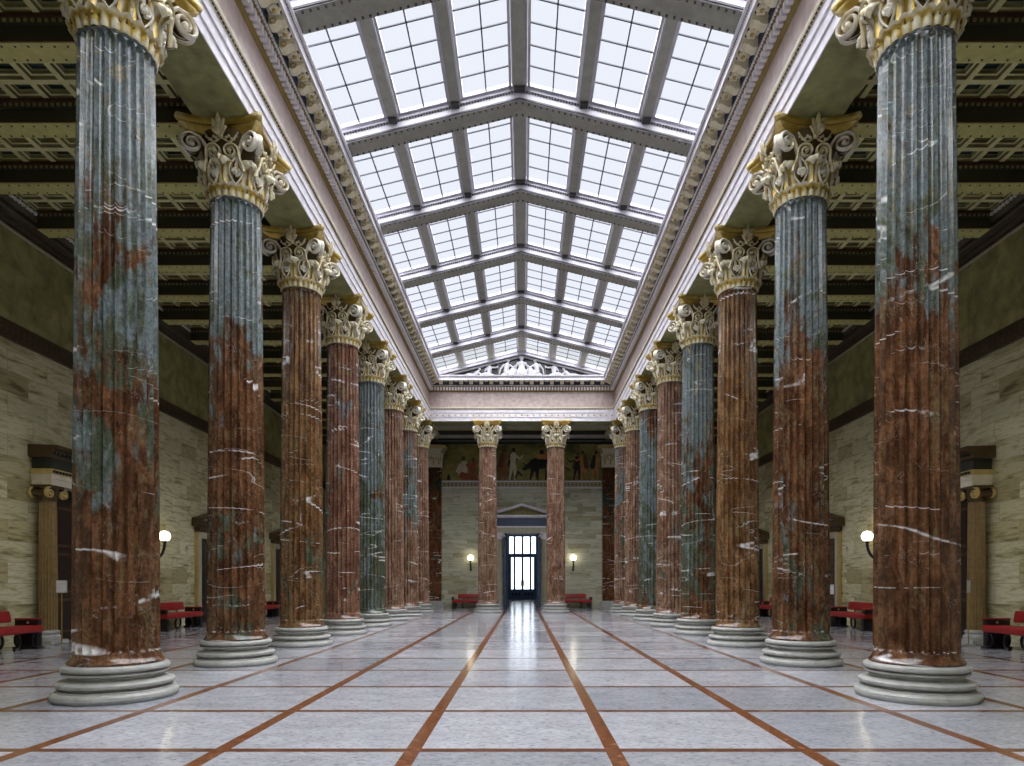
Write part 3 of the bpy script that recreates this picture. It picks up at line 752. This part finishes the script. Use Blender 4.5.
def figure(pose,cx,s=1.,flip=1):
    """one relief figure as a continuous body"""
    b=MB(); q=lambda x,z,d=-.08: (cx+flip*x*s,d,PB+.03+z*s)
    if pose=='throne':
        b.capsule(q(0,.34),q(0,.62),.15,.17); b.ball(q(0,.90),.105*s); b.capsule(q(0,.74),q(0,.84),.06,.055)
        b.capsule(q(-.17,.68),q(-.30,.42),.06,.05); b.capsule(q(-.3,.42),q(-.2,.26,-.16),.05,.04); b.capsule(q(.17,.68),q(.30,.42),.06,.05); b.capsule(q(.3,.42),q(.2,.26,-.16),.05,.04)
        b.capsule(q(-.1,.3),q(-.17,.24,-.2),.10,.09); b.capsule(q(-.17,.24,-.2),q(-.19,.02,-.2),.08,.06); b.capsule(q(.1,.3),q(.17,.24,-.2),.10,.09); b.capsule(q(.17,.24,-.2),q(.19,.02,-.2),.08,.06)
        b.ball(q(0,.27,-.22),.19*s,sc=(1,.35,1.15))
    elif pose=='seated':
        b.capsule(q(0,.26),q(.05,.56),.13,.14); b.ball(q(.10,.80),.09*s); b.capsule(q(.07,.66),q(.1,.75),.05,.05)
        b.capsule(q(.16,.6),q(.34,.44,-.16),.05,.045); b.capsule(q(.34,.44,-.16),q(.44,.55,-.18),.04,.035); b.capsule(q(-.1,.6),q(-.26,.40),.055,.045); b.capsule(q(-.26,.4),q(-.30,.18),.045,.04)
        b.capsule(q(.05,.24),q(.30,.28,-.18),.10,.08); b.capsule(q(.30,.28,-.18),q(.34,.03,-.18),.07,.05); b.capsule(q(.0,.2),q(.22,.16,-.2),.1,.08); b.capsule(q(.22,.16,-.2),q(.16,.02,-.2),.07,.05)
        b.capsule(q(-.12,.1),q(.1,.06),.12,.1)
    elif pose=='staff':
        b.capsule(q(0,.22),q(.02,.5),.11,.13); b.ball(q(.04,.73),.085*s); b.capsule(q(.03,.6),q(.04,.68),.05,.045)
        b.capsule(q(.13,.54),q(.34,.5,-.14),.05,.04); b.capsule(q(.34,.5,-.14),q(.46,.56,-.14),.04,.035); b.capsule(q(-.1,.54),q(-.22,.34),.05,.04)
        b.capsule(q(0,.2),q(-.28,.16,-.16),.1,.08); b.capsule(q(-.28,.16,-.16),q(-.52,.05,-.14),.07,.05); b.capsule(q(.02,.16),q(.2,.1,-.18),.09,.06); b.capsule(q(.47,.02,-.14),q(.47,.78,-.14),.018,.018)
    else:  # reclining
        b.capsule(q(0,.12),q(.2,.28),.09,.10); b.ball(q(.30,.44),.075*s); b.capsule(q(.24,.33),q(.28,.39),.045,.045)
        b.capsule(q(.25,.26),q(.40,.14,-.14),.045,.04); b.capsule(q(.4,.14,-.14),q(.30,.06,-.16),.04,.03); b.capsule(q(0,.12),q(-.3,.14,-.14),.09,.07); b.capsule(q(-.3,.14,-.14),q(-.62,.05,-.12),.065,.04); b.capsule(q(-.05,.08),q(-.45,.05,-.1),.08,.05)
    o=b.build('relief_figure',M['relief'],t)
    r=o.modifiers.new('remesh','REMESH'); r.mode='VOXEL'; r.voxel_size=.026; r.use_smooth_shade=True
    return o
figure('throne',0,1.12); figure('seated',-.80,1.10,1); figure('seated',.80,1.10,-1); figure('staff',-1.66,.98,1); figure('staff',1.66,.98,-1)
figure('recline',-2.45,1.0,1); figure('recline',2.45,1.0,-1); figure('seated',-.42,.66,-1); figure('seated',.42,.66,1)
for x in (-3.15,3.15):
    b=MB(); sgn=1 if x>0 else -1
    b.capsule((x-sgn*.3,-.1,PB+.09),(x+sgn*.2,-.1,PB+.08),.07,.05); b.capsule((x+sgn*.2,-.1,PB+.08),(x+sgn*.42,-.1,PB+.06),.04,.015); b.build('relief_drapery',M['relief'],t)

# ------------------------------------------------------------------ aisle ceilings with beams and coffers
ZC=10.43
def coffer_cell(b,x0,x1,y0,y1,z):
    """stepped recess; materials 0 rib 1 step 2 field"""
    lev=[(0,z,0),(.055,z,0),(.055,z+.07,1),(.10,z+.07,0),(.10,z+.13,1),(.135,z+.13,1),(.135,z+.17,2)]
    R=[[(x0+d,y0+d,zz),(x1-d,y0+d,zz),(x1-d,y1-d,zz),(x0+d,y1-d,zz)] for d,zz,_ in lev]
    for i in range(len(lev)-1):
        b.add(R[i]+R[i+1],[(j,j+4,(j+1)%4+4,(j+1)%4) for j in range(4)],lev[i+1][2])
    b.add(R[-1],[(0,3,2,1)],2)
def coffer_bay(x0,x1,ny=3,nx=10,L=PX-.37):
    b=MB(); w=(x1-x0)/nx; h=L/ny
    for i in range(nx):
        for j in range(ny): coffer_cell(b,x0+i*w,x0+(i+1)*w,j*h,(j+1)*h,ZC)
    return b
XA=FX+1.0
def beam_mesh(x0,x1):
    b=MB(); h=.185
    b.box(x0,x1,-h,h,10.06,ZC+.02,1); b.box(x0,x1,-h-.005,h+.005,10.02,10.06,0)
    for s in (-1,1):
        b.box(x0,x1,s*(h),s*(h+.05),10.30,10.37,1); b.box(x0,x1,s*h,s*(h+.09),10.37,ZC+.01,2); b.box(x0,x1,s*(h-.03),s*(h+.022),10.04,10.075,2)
        x=x0+.05
        while x<x1-.1:
            b.box(x,x+.05,s*(h+.04),s*(h+.075),10.31,10.36,3); x+=.11
    return b
for sx,name,lab in ((-1,'ceiling_left','dark olive coffered ceiling over the left aisle'),(1,'ceiling_right','dark olive coffered ceiling over the right aisle')):
    XB=WXS[sx]-.40
    CB=coffer_bay(XA,XB).mesh('coffer_panel',[M['coffer_rib'],M['coffer_step'],M['coffer_in']])
    BM=beam_mesh(XA,XB).mesh('beam',[M['beamlight'],M['beamshade'],M['coffer_red'],M['coffer_step']])
    sd=MB(); x=XA+.1
    while x<XB-.1:
        for q in (-.13,.13): sd.box(x-.012,x+.012,q-.012,q+.012,10.005,10.03)
        x+=.21
    SD=sd.mesh('stud_row',[M['coffer_red']])
    t=empty(name,(0,0,0),PI if sx<0 else 0); tag(t,lab,'ceiling',kind='structure')
    for y in [Y0+PX*k for k in range(-5,18)]:
        if y<YB or y>YF: continue
        bm=link('beam',BM,t,(0,y if sx>0 else -y,0)); link('stud_row',SD,bm)
        if y+PX-.185<YF: link('coffer_panel',CB,t,(0,(y+.185) if sx>0 else -(y+PX-.185),0))
    b=MB(); b.box(XA-.1,WXS[sx]+.2,YB if sx>0 else -YF,YF if sx>0 else -YB,ZC+.2,ZC+.4); b.build('slab',M['dark'],t)  # unseen slab over the coffers, added to block light
# end bay ceiling between the end columns and the far wall
t=empty('ceiling_end',(0,0,0)); tag(t,'dark green panelled ceiling over the far end bay','ceiling',kind='structure')
b=MB(); y0=FY+.92; y1=YF
b.box(-XA,XA,y0,y1,ZC+.2,ZC+.4,2)
for i in range(3):
    xa=-CX+3.54*i; coffer_cell(b,xa+.25,xa+3.29,y0+.5,y0+2.6,10.30); coffer_cell(b,xa+.25,xa+3.29,y0+2.7,y1-.35,10.30)
b.build('coffer_panel',[M['beamlight'],M['truss'],M['dark']],t)
b=MB()
for x in (-CX,-1.77,1.77,CX): b.box(x-.26,x+.26,y0,y1,10.2,ZC+.2)
b.box(-XA,XA,y0,y0+.5,10.24,ZC+.2); b.box(-XA,XA,y0+2.58,y0+2.72,10.22,ZC+.2); b.box(-XA,XA,y1-.36,y1,10.3,ZC+.2)
b.build('beam',M['beamlight'],t)

# ------------------------------------------------------------------ painted frieze on the far wall
def paint_mat():
    m,nt,b=new_mat('painted_ground'); co=position(nt)
    n=noise(nt,co,1.2,6,.6,.6); n2=noise(nt,co,5,5,.6)
    c=ramp(nt,n.outputs[0],[(.3,(.08,.08,.025)),(.5,(.2,.19,.055)),(.7,(.36,.31,.1))])
    c=mix(nt,.6,c,ramp(nt,n2.outputs[0],[(.3,.6),(.7,1.25)]),'MULTIPLY')
    nt.links.new(c,b.inputs['Base Color']); b.inputs['Roughness'].default_value=.6; return m
t=empty('painted_frieze',(0,YF-.03,0)); tag(t,'dark green painted frieze of figures and a black bull on the far wall','painting',kind='thing')
b=MB(); b.box(-4.83,4.83,-.005,.028,7.74,9.97); b.build('canvas',paint_mat(),t)
PM=dict(flesh=plain('painted_flesh',(.5,.2,.07),.6),rust=plain('painted_rust',(.3,.075,.03),.6),pale=plain('painted_pale',(.6,.55,.4),.6),blk=plain('painted_black',(.012,.012,.012),.6),brn=plain('painted_brown',(.09,.045,.02),.6))
ctr=[0]
def flat(parts,mats,nm='painted_figure'):
    """flat painted silhouette lying on the canvas; parts=(x0,z0,x1,z1,r0,r1,mi)"""
    b=MB()
    for x0,z0_,x1,z1,r0,r1,mi in parts:
        ctr[0]+=1; yy=-.006-.0006*(ctr[0]%14); d=math.atan2(z1-z0_,x1-x0); pts=[]
        for k in range(9): a=d+PI/2+PI*k/8; pts.append((x0+r0*math.cos(a),yy,z0_+r0*math.sin(a)))
        for k in range(9): a=d-PI/2+PI*k/8; pts.append((x1+r1*math.cos(a),yy,z1+r1*math.sin(a)))
        b.add(pts,[tuple(range(18))],mi)
    b.build(nm,[PM[k] for k in mats],t)
def stand(x,f,mats,s=1.,arm=1):
    z=7.8
    flat([(x,z+.95*s,x+.03*f,z+1.42*s,.14*s,.17*s,0),(x+.05*f,z+1.72*s,x+.05*f,z+1.76*s,.10*s,.10*s,1),(x-.05*f,z+.9*s,x-.12*f,z+.45*s,.12*s,.08*s,0),(x-.12*f,z+.45*s,x-.2*f,z+.03,.07*s,.05*s,0),(x+.06*f,z+.9*s,x+.14*f,z+.45*s,.12*s,.08*s,0),(x+.14*f,z+.45*s,x+.12*f,z+.03,.07*s,.05*s,0),(x+.15*f,z+1.42*s,x+.42*f*arm,z+1.2*s,.07*s,.05*s,0),(x+.42*f*arm,z+1.2*s,x+.6*f*arm,z+1.4*s,.05*s,.04*s,0),(x-.05*f,z+1.5*s,x-.16*f,z+.85*s,.1*s,.16*s,1)],mats)
stand(-1.15,1,('rust','brn'),1.02); stand(-.55,1,('pale','blk'),1.05); stand(3.75,-1,('flesh','brn'),.95); stand(4.45,1,('flesh','blk'),.95); stand(3.35,1,('blk','brn'),.9,-1)
flat([(-3.6,8.2,-3.5,8.75,.28,.22,0),(-3.55,9.08,-3.55,9.1,.13,.13,1),(-3.6,8.05,-3.0,7.95,.22,.16,2),(-3.75,8.7,-3.95,8.3,.09,.07,0),(-3.3,8.7,-3.05,8.3,.1,.07,2)],('pale','brn','rust'))
flat([(-3.0,8.3,-2.95,8.75,.16,.15,0),(-2.95,9.0,-2.95,9.02,.1,.1,1)],('rust','brn'))
flat([(-2.6,7.98,-1.9,8.05,.16,.2,0),(-1.9,9.0,-2.4,9.2,.09,.06,0),(-1.95,9.4,-1.95,9.42,.12,.12,1)],('flesh','brn'))
flat([(-4.45,7.85,-4.45,8.05,.1,.07,0)],('blk',))
flat([(.75,8.75,1.7,8.95,.33,.42,0),(.75,8.75,.35,8.6,.28,.16,0),(.35,8.6,.12,8.45,.15,.10,0),(.2,8.7,.05,8.85,.04,.02,0),(.7,8.5,.5,7.85,.14,.06,0),(.9,8.5,.95,7.82,.14,.06,0),(1.6,8.6,1.45,7.85,.16,.06,0),(1.85,8.6,1.9,7.82,.16,.06,0)],('blk',),'painted_bull')
flat([(1.2,9.45,1.2,9.5,.13,.13,1),(1.0,9.2,1.45,9.2,.14,.16,0)],('flesh','blk'))
flat([(-.25,8.3,.0,8.05,.06,.05,0),(-.25,8.3,-.4,7.9,.05,.04,0)],('blk',))
flat([(2.35,8.9,2.6,8.55,.02,.03,0),(2.6,8.55,2.85,8.42,.03,.05,0)],('blk',))

# ------------------------------------------------------------------ doors
def extr(b,prof,x0,x1,m=0):
    """profile of (y,z) closed, extruded in x"""
    n=len(prof); v=[(x0,y,z) for y,z in prof]+[(x1,y,z) for y,z in prof]
    b.add(v,[tuple(range(n)),tuple(range(2*n-1,n-1,-1))]+[(i,i+n,(i+1)%n+n,(i+1)%n) for i in range(n)],m)
def ionic(parent,x,y,h,r,mats,flip=1):
    """engaged ionic column; front is -Y"""
    k=empty('ionic_column',(x,y,0)); k.parent=parent
    b=MB(); fluted(b,.34,h-.40,r,r*.86,.022,20,8,0,None,6); b.build('shaft',mats[0],k)
    b=MB(); b.box(-r*1.45,r*1.45,-r*1.45,r*1.45,0,.10); b.lathe([(r*1.4,.10),(r*1.45,.14),(r*1.38,.19),(r*1.2,.21),(r*1.15,.25),(r*1.25,.28),(r*1.2,.32),(r*1.02,.34)],40); b.build('base',mats[1],k)
    b=MB(); b.lathe([(r*.86,h-.40),(r*.95,h-.36),(r*.9,h-.3),(r*1.05,h-.2),(r*1.05,h-.06)],32)
    b.box(-r*1.25,r*1.25,-r*1.15,r*1.15,h-.07,h)
    c=b.build('capital',mats[2],k)
    for s in (-1,1):
        for fy in (-1,1):
            q=MB(); sp=spiral((s*r*1.12,h-.2),.14,1.8,PI/2,-s if s>0 else 1,32,.12)
            q.sweep([Vector((xx,fy*r*1.0,zz)) for xx,zz in sp],(0,1,0),.05,.022,8); q.ball((s*r*1.12,fy*r*1.0,h-.2),.03,8,6); q.build('volute',mats[3],c)
        q=MB(); q.sweep([Vector((s*r*1.12,yy,h-.2)) for yy in (-r*.95,-r*.4,0,r*.4,r*.95)],(0,0,1),[.10,.075,.06,.075,.10],[.10,.075,.06,.075,.10],12); q.build('bolster',mats[2],c)
    return k
def pediment(b,hw,z0_,rise,dep,m0=0,m1=1):
    # triangular gable, front at -dep
    for k,(ins,d,th,mm) in enumerate(((0,dep,.10,m0),(.12,dep-.07,.08,m1))):
        w=hw-ins; zb=z0_; zt=z0_+rise*(w/hw)
        v=[]
        for y in (-d,0):
            v+=[(-w,y,zb),(0,y,zt),(w,y,zb),(w,y,zb+th),(0,y,zt+th),(-w,y,zb+th)] 
        b.add(v,[(0,1,4,5),(1,2,3,4),(6,11,10,7),(7,10,9,8),(5,4,10,11),(4,3,9,10),(0,6,7,1),(1,7,8,2),(0,5,11,6),(2,8,9,3)],mm)
    v=[(-hw+.1,-.12,z0_),(hw-.1,-.12,z0_),(0,-.12,z0_+rise)]; v2=[(x,0,z) for x,_,z in v]
    b.add(v+v2,[(0,1,2),(5,4,3),(0,3,4,1),(1,4,5,2),(2,5,3,0)],2)
def door_leaf(w,h,mat,panels,m2):
    b=MB(); b.box(-w,w,-.06,0,0,h)
    for s in (-1,1):
        for z0_,z1 in panels:
            x0,x1=(s*.09,s*(w-.09)); b.box(x0,x1,-.085,-.06,z0_*h,z1*h,1)
            b.box(x0+s*.07,x1-s*.07,-.1,-.085,z0_*h+.07,z1*h-.07,0)
    b.box(-.02,.02,-.09,-.06,0,h,1)
    return b
dn=0
def big_door(sx,y,lab):
    global dn; dn+=1
    rz=PI/2 if sx<0 else -PI/2    # local -Y faces the nave
    t=empty('door_%d'%dn,(sx*(WXS[sx]-.01),y+(.13 if sx>0 else 0),0),rz); tag(t,lab,'door',kind='structure')
    door_leaf(1.05,3.7,None,((.06,.3),(.34,.62),(.66,.94)),None).build('leaf',[M['door'],M['doorwood']],t)
    b=MB(); b.box(-1.25,-1.05,-.14,0,0,3.75); b.box(1.05,1.25,-.14,0,0,3.75); b.box(-1.25,1.25,-.14,0,3.7,3.93); b.build('frame',M['door'],t)
    for s in (-1,1): ionic(t,s*1.47,-.25,3.93,.205,(M['ochre'],M['base'],M['bronze'],M['gold']))
    b=MB(); b.box(-1.68,1.68,-.49,0,3.93,4.08,0); b.box(-1.70,1.70,-.51,0,4.08,4.2,0); b.box(-1.73,1.73,-.54,0,4.2,4.32,3)
    x=-1.70
    while x<1.70: b.box(x,x+.05,-.58,-.53,4.22,4.28,1); x+=.11
    b.box(-1.66,1.66,-.46,0,4.32,4.60,1)
    extr(b,[(0,4.60),(-.50,4.60),(-.53,4.66),(-.60,4.70),(-.62,4.76),(-.70,4.80),(-.72,4.88),(0,4.9)],-1.80,1.80,2)
    x=-1.74
    while x<1.74: b.box(x,x+.07,-.64,-.55,4.67,4.72,1); x+=.13
    b.build('entablature',[M['ivory'],M['dark'],M['bronze'],M['gold']],t)
def small_door(sx,y,lab,wood=False):
    if sx>0: y-=.3
    global dn; dn+=1
    rz=PI/2 if sx<0 else -PI/2
    t=empty('door_%d'%dn,(sx*(WXS[sx]-.01),y+(.13 if sx>0 else 0),0),rz); tag(t,lab,'door',kind='structure')
    door_leaf(.73,3.18,None,((.06,.3),(.34,.62),(.66,.94)),None).build('leaf',[M['doorwood'] if wood else M['door'],M['door']],t)
    b=MB()
    for s in (-1,1): b.box(s*.73,s*.93,-.14,0,0,3.18)
    b.box(-.93,.93,-.14,0,3.18,3.38); b.build('frame',M['cream'],t)
    b=MB()
    for s in (-1,1): b.box(s*.93,s*.96,-.12,0,0,3.42)
    b.box(-.96,.96,-.12,0,3.38,3.42); b.build('gilt_edge',M['gold'],t)
    b=MB(); b.box(-1.0,1.0,-.18,0,3.44,3.60,0); extr(b,[(0,3.60),(-.2,3.60),(-.25,3.66),(-.33,3.68),(-.38,3.74),(-.40,3.80),(0,3.82)],-1.2,1.2,0)
    b.build('lintel',[M['bronze']],t)
    b=MB(); pediment(b,1.2,3.80,.30,.40); b.build('pediment',[M['bronze'],M['white'],M['cream']],t)
for sx,w in ((-1,'left'),(1,'right')):
    big_door(sx,17.4,'large %s-wall doorway flanked by ochre ionic columns under a dark cornice'%w)
    small_door(sx,24.5,'%s-wall pedimented door in cream and gilt frame, nearer of the two small ones'%w,sx>0)
    small_door(sx,31.6,'%s-wall pedimented door in cream and gilt frame, farther of the two small ones'%w)
# far portal
dn+=1
t=empty('door_%d'%dn,(0,YF,0)); tag(t,'tall far portal with white pediment, blue frieze and open dark leaves','door',kind='structure')
for s in (-1,1):
    b=MB(); b.box(s*.92,s*DW,.05,.12,0,DH-.02); b.build('frame',M['navy'],t)
    b=MB(); x=s*1.02
    b.box(s*1.02,s*1.10,-.75,.0,.02,4.3,0)
    for z0_,z1 in ((.2,1.3),(1.5,2.9),(3.1,4.1)): b.box(s*1.0,s*1.02,-.68,-.08,z0_,z1,1)
    b.build('open_leaf',[M['navy'],M['blueframe']],t)
for s in (-1,1): ionic(t,s*1.36,-.24,4.55,.20,(M['cream'],M['base'],M['white'],M['white']))
b=MB(); b.box(-1.85,1.85,-.45,0,4.55,4.95,0); b.box(-1.88,1.88,-.48,0,4.86,4.95,1); b.box(-1.8,1.8,-.42,0,4.95,5.42,2); extr(b,[(0,5.42),(-.5,5.42),(-.6,5.5),(-.62,5.6),(0,5.6)],-2.05,2.05,1); b.build('entablature',[M['cream'],M['white'],M['navy']],t)
b=MB(); pediment(b,2.05,5.58,.62,.62); b.build('pediment',[M['white'],M['white'],stone('ochre_mosaic',(.2,.16,.04),(.34,.29,.1),12,.5)],t)
# glazed door at the end of the vestibule
dn+=1
t=empty('door_%d'%dn,(0,60.2,0)); tag(t,'tall blue-framed glazed double door bright with daylight beyond the portal','door',kind='structure')
b=MB(); 
for s in (-1,1):
    b.box(s*1.24,s*1.36,-.12,.1,0,6.05); b.box(s*.0,s*.1,-.14,.1,0,4.05); b.box(s*1.12,s*1.24,-.12,.1,0,4.05)
b.box(-1.36,1.36,-.14,.1,3.95,4.3); b.box(-1.36,1.36,-.12,.1,5.9,6.05); b.box(-1.24,1.24,-.1,.08,0,.95,0)
for xx in (-.75,0,.75): b.box(xx-.09,xx+.09,-.1,.08,4.2,5.95)
for s in (-1,1):
    b.box(s*.66,s*.84,-.1,.08,.9,4.0); b.box(s*1.06,s*1.14,-.1,.08,.9,4.0)
    for k in range(3): b.box(s*(.2+.3*k),s*(.4+.3*k),-.13,-.1,.35,.65,1)
b.build('frame',[M['blueframe'],M['navy']],t)
b=MB()
for k in range(14): b.box(-1.24,1.24,-.06,-.03,.95+k*.215,.97+k*.215)
for k in range(5): b.box(-1.24,1.24,-.06,-.03,4.5+k*.3,4.52+k*.3)
for k in range(13): b.box(-1.2+k*.2-.008,-1.2+k*.2+.008,-.06,-.03,.95,3.95)
b.build('glazing_bars',M['blueframe'],t)
b=MB(); b.box(-1.3,1.3,0,.02,.9,6.0); b.build('pane',M['doorpane'],t)
b=MB(); 
for s in (-1,1): b.capsule((s*.13,-.16,1.3),(s*.13,-.16,1.75),.025,.025)
b.build('handle',M['steel'],t)

# ------------------------------------------------------------------ benches
def make_bench():
    t=empty('bench')
    b=MB(); b.rbox(-1.12,1.12,-.33,.22,.37,.54,.05); b.build('seat',M['red'],t)
    b=MB(); b.rbox(-.80,.80,-.045,.045,-.135,.135,.04); b.xform(Matrix.Translation((0,.22,.745))@Matrix.Rotation(-.2,4,'X')); b.build('backrest',M['red'],t)
    for s in (-1,1):
        b=MB(); b.rbox(s*1.06-.07,s*1.06+.07,-.28,.26,.53,.66,.015,0); b.ball((s*1.06-s*.075,-.05,.60),.035,10,8,1,(.35,1,.8)); a=b.build('armrest',[M['black'],M['steel']],t)
        b=MB(); b.rbox(s*1.06-.085,s*1.06+.085,-.32,.27,.66,.70,.02); b.build('arm_pad',M['red'],a)
        b=MB(); b.sweep([Vector((s*.45,.17,.45)),Vector((s*.45,.22,.53)),Vector((s*.45,.26,.62)),Vector((s*.45,.29,.72))],(1,0,0),.03,.015,8); b.build('back_bracket',M['black'],t)
        # curled end support
        b=MB()
        for yy in (-.22,.14):
            pts=[(s*(.98-.11*math.sin(a)),yy,.205-.16*math.cos(a)) for a in [PI*k/12 for k in range(13)]]
            b.sweep([Vector(p) for p in pts],(0,1,0),.045,.025,8)
        b.rbox(s*.98-.03,s*.98+.12*1,-.30,.22,.02,.37,.02) if s>0 else b.rbox(-1.10,-.95,-.30,.22,.02,.37,.02)
        b.rbox(s*1.02-.11,s*1.02+.11,-.34,.26,0,.05,.02); b.build('end_support',M['black'],t)
        for yy in (-.24,.14):
            b=MB(); pts=[(s*.36+.15*math.cos(a),yy,.205+.185*math.sin(a)) for a in [-PI*.5+s*PI*k/14 for k in range(15)]]
            b.sweep([Vector(p) for p in pts],(0,1,0),.035,.024,8); b.build('leg',M['black'],t)
    return t
bench0=make_bench(); index_kids(bench0)
spots=[(-11.37,13.75,PI/2,'red bench against the left wall, before the large doorway and nearest the camera'),
 (-11.37,21.15,PI/2,'red bench against the left wall, seen between the first and second columns'),
 (-11.37,28.2,PI/2,'red bench against the left wall, farthest one, seen between the second and third columns'),
 (11.09,13.8,-PI/2,'red bench against the right wall, before the large doorway and nearest the camera'),
 (11.09,21.25,-PI/2,'red bench against the right wall under the globe lamp'),
 (11.09,28.3,-PI/2,'red bench against the right wall, farthest one, seen between the second and third columns'),
 (-3.05,38.3,0,'dark red bench on the far wall to the left of the portal'),
 (3.05,38.3,0,'dark red bench on the far wall to the right of the portal')]
for i,(x,y,rz,l) in enumerate(spots):
    o=bench0 if i==0 else copy_tree(bench0); o.location=(x,y,0); o.rotation_euler=(0,0,rz); tag(o,l,'bench','red benches along the walls')

# ------------------------------------------------------------------ wall lamps
def make_lamp():
    t=empty('wall_lamp')
    b=MB(); b.lathe([(0,-.03),(.06,-.03),(.075,-.015),(.075,0),(0,0)],20); b.xform(Matrix.Translation((0,-.015,-.72))@Matrix.Rotation(PI/2,4,'X')); b.build('wall_plate',M['black'],t)
    b=MB(); b.sweep([Vector((0,-.02-.30*math.sin(a),-.22-.5*math.cos(a))) for a in [PI/2*k/12 for k in range(13)]]+[Vector((0,-.32,-.17))],(1,0,0),.045,.045,10); b.lathe([(.03,-.24),(.05,-.22),(.095,-.17),(.10,-.15),(0,-.15)],20,0,(0,-.32,0)); b.build('arm',M['black'],t)
    b=MB(); b.ball((0,-.32,0),.175,24,16); b.build('globe',M['globe'],t)
    return t
lamp0=make_lamp(); index_kids(lamp0)
lamps=[(-12.0,21.0,PI/2,'lit globe lamp on the left wall above a red bench'),(11.72,21.05,-PI/2,'lit globe lamp on the right wall above a red bench'),
 (-3.1,YF,0,'lit globe lamp on the far wall to the left of the portal'),(3.1,YF,0,'lit globe lamp on the far wall to the right of the portal'),
 (-12.0,28.0,PI/2,'lit globe lamp on the left wall between the two small doors'),(11.72,28.1,-PI/2,'lit globe lamp on the right wall between the two small doors'),
 (-12.0,13.85,PI/2,'lit globe lamp on the left wall nearest the camera'),(11.72,13.95,-PI/2,'lit globe lamp on the right wall nearest the camera')]
for i,(x,y,rz,l) in enumerate(lamps):
    o=lamp0 if i==0 else copy_tree(lamp0); o.location=(x,y,3.05); o.rotation_euler=(0,0,rz); tag(o,l,'lamp','globe wall lamps')

# ------------------------------------------------------------------ signs and small wall fittings
def sign_stand(x,y,rz,lab):
    t=empty('sign_stand',(x,y,0),rz); tag(t,lab,'sign','sign stands')
    b=MB(); b.lathe([(0,0),(.15,0),(.15,.012),(.12,.022),(.02,.03),(0,.03)],28); b.build('base',M['steel'],t)
    b=MB(); b.lathe([(.014,.03),(.014,1.30)],12); b.build('pole',M['brass'],t)
    b=MB(); b.box(-.12,.12,-.012,.012,1.27,1.58); b.build('sign_board',M['steel'],t)
    b=MB(); b.box(-.105,.105,-.016,-.012,1.285,1.565); b.build('notice',M['paper'],t)
sign_stand(-11.34,15.85,.25,'white notice on a slim metal stand beside the left ochre door column')
sign_stand(10.77,15.35,.75,'white notice on a slim stand seen edge-on before the right ochre door column')
t=empty('notice',(11.72-.11,23.86,1.28),-PI/2); tag(t,'white paper notice fixed to the brown right-wall door','notice')
b=MB(); b.box(-.13,.13,-.02,-.012,-.17,.17); b.build('paper_sheet',M['paper'],t)
b=MB(); b.box(-.145,.145,-.012,0,-.185,.185); b.build('holder',M['steel'],t)
for sx,w in ((-1,'left'),(1,'right')):
    t=empty('wall_control',(sx*WXS[sx],22.95,2.75),PI/2 if sx<0 else -PI/2); tag(t,'small grey control box on the %s wall beside the small door'%w,'control box','wall control boxes')
    b=MB(); b.rbox(-.045,.045,-.04,0,-.1,.1,.012); b.build('housing',M['truss'],t)
    b=MB(); b.box(-.028,.028,-.045,-.04,-.01,.06); b.build('dial_window',M['stud'],t)
    t=empty('wall_vent',(sx*WXS[sx],20.5,1.0),PI/2 if sx<0 else -PI/2); tag(t,'small dark grille on the %s wall behind the bench back'%w,'vent','wall vents')
    b=MB(); b.box(-.22,.22,-.03,0,-.22,-.19); b.box(-.22,.22,-.03,0,.19,.22); b.box(-.22,-.19,-.03,0,-.22,.22); b.box(.19,.22,-.03,0,-.22,.22); b.build('frame',M['truss'],t)
    b=MB()
    for k in range(9): b.box(-.19,.19,-.02,0,-.18+k*.04,-.155+k*.04)
    b.build('grille',M['stud'],t)
t=empty('info_stand',(11.12,30.5,0),-.5); tag(t,'black floor-standing display panel before the farther right-wall small door','display stand')
b=MB(); b.rbox(-.30,.30,-.22,.22,0,.06,.02); b.build('base',M['black'],t)
b=MB(); b.rbox(.14,.22,-.03,.03,.05,1.2,.01); b.build('post',M['black'],t)
b=MB(); b.rbox(-.34,.30,-.035,.035,1.12,1.62,.015); b.box(-.28,.24,-.04,-.03,1.18,1.56,1); b.build('panel',[M['black'],M['door']],t)

# ------------------------------------------------------------------ light, camera, view
w=bpy.data.worlds.new('sky'); scn.world=w; w.use_nodes=True
bg=w.node_tree.nodes['Background']; bg.inputs[0].default_value=(*SKY,1); bg.inputs[1].default_value=.95
sl=bpy.data.lights.new('hazy_daylight','SUN'); sl.energy=58.; sl.color=(.93,.95,1.); sl.angle=math.radians(125)
so=bpy.data.objects.new('hazy_daylight',sl); COL.objects.link(so); so.location=(0,-10,40); so.rotation_euler=(math.radians(9),0,0)
cam=bpy.data.cameras.new('camera'); co=bpy.data.objects.new('camera',cam); COL.objects.link(co)
F=640.
cam.sensor_width=36; cam.lens=F/1024*36; co.location=(.095,0,1.5); co.rotation_euler=(PI/2,0,0)
cam.shift_x=-(523.5-512)/1024; cam.shift_y=(583.5-383)/1024; cam.clip_end=200; cam.clip_start=.05
scn.camera=co
vs=scn.view_settings; vs.view_transform='Standard'; vs.look='None'; vs.gamma=1; vs.use_curve_mapping=False; vs.exposure=0.
try:
    scn.cycles.use_denoising=True; scn.cycles.max_bounces=10; scn.cycles.diffuse_bounces=6; scn.cycles.caustics_reflective=False; scn.cycles.caustics_refractive=False; scn.cycles.sample_clamp_indirect=8
except Exception: pass
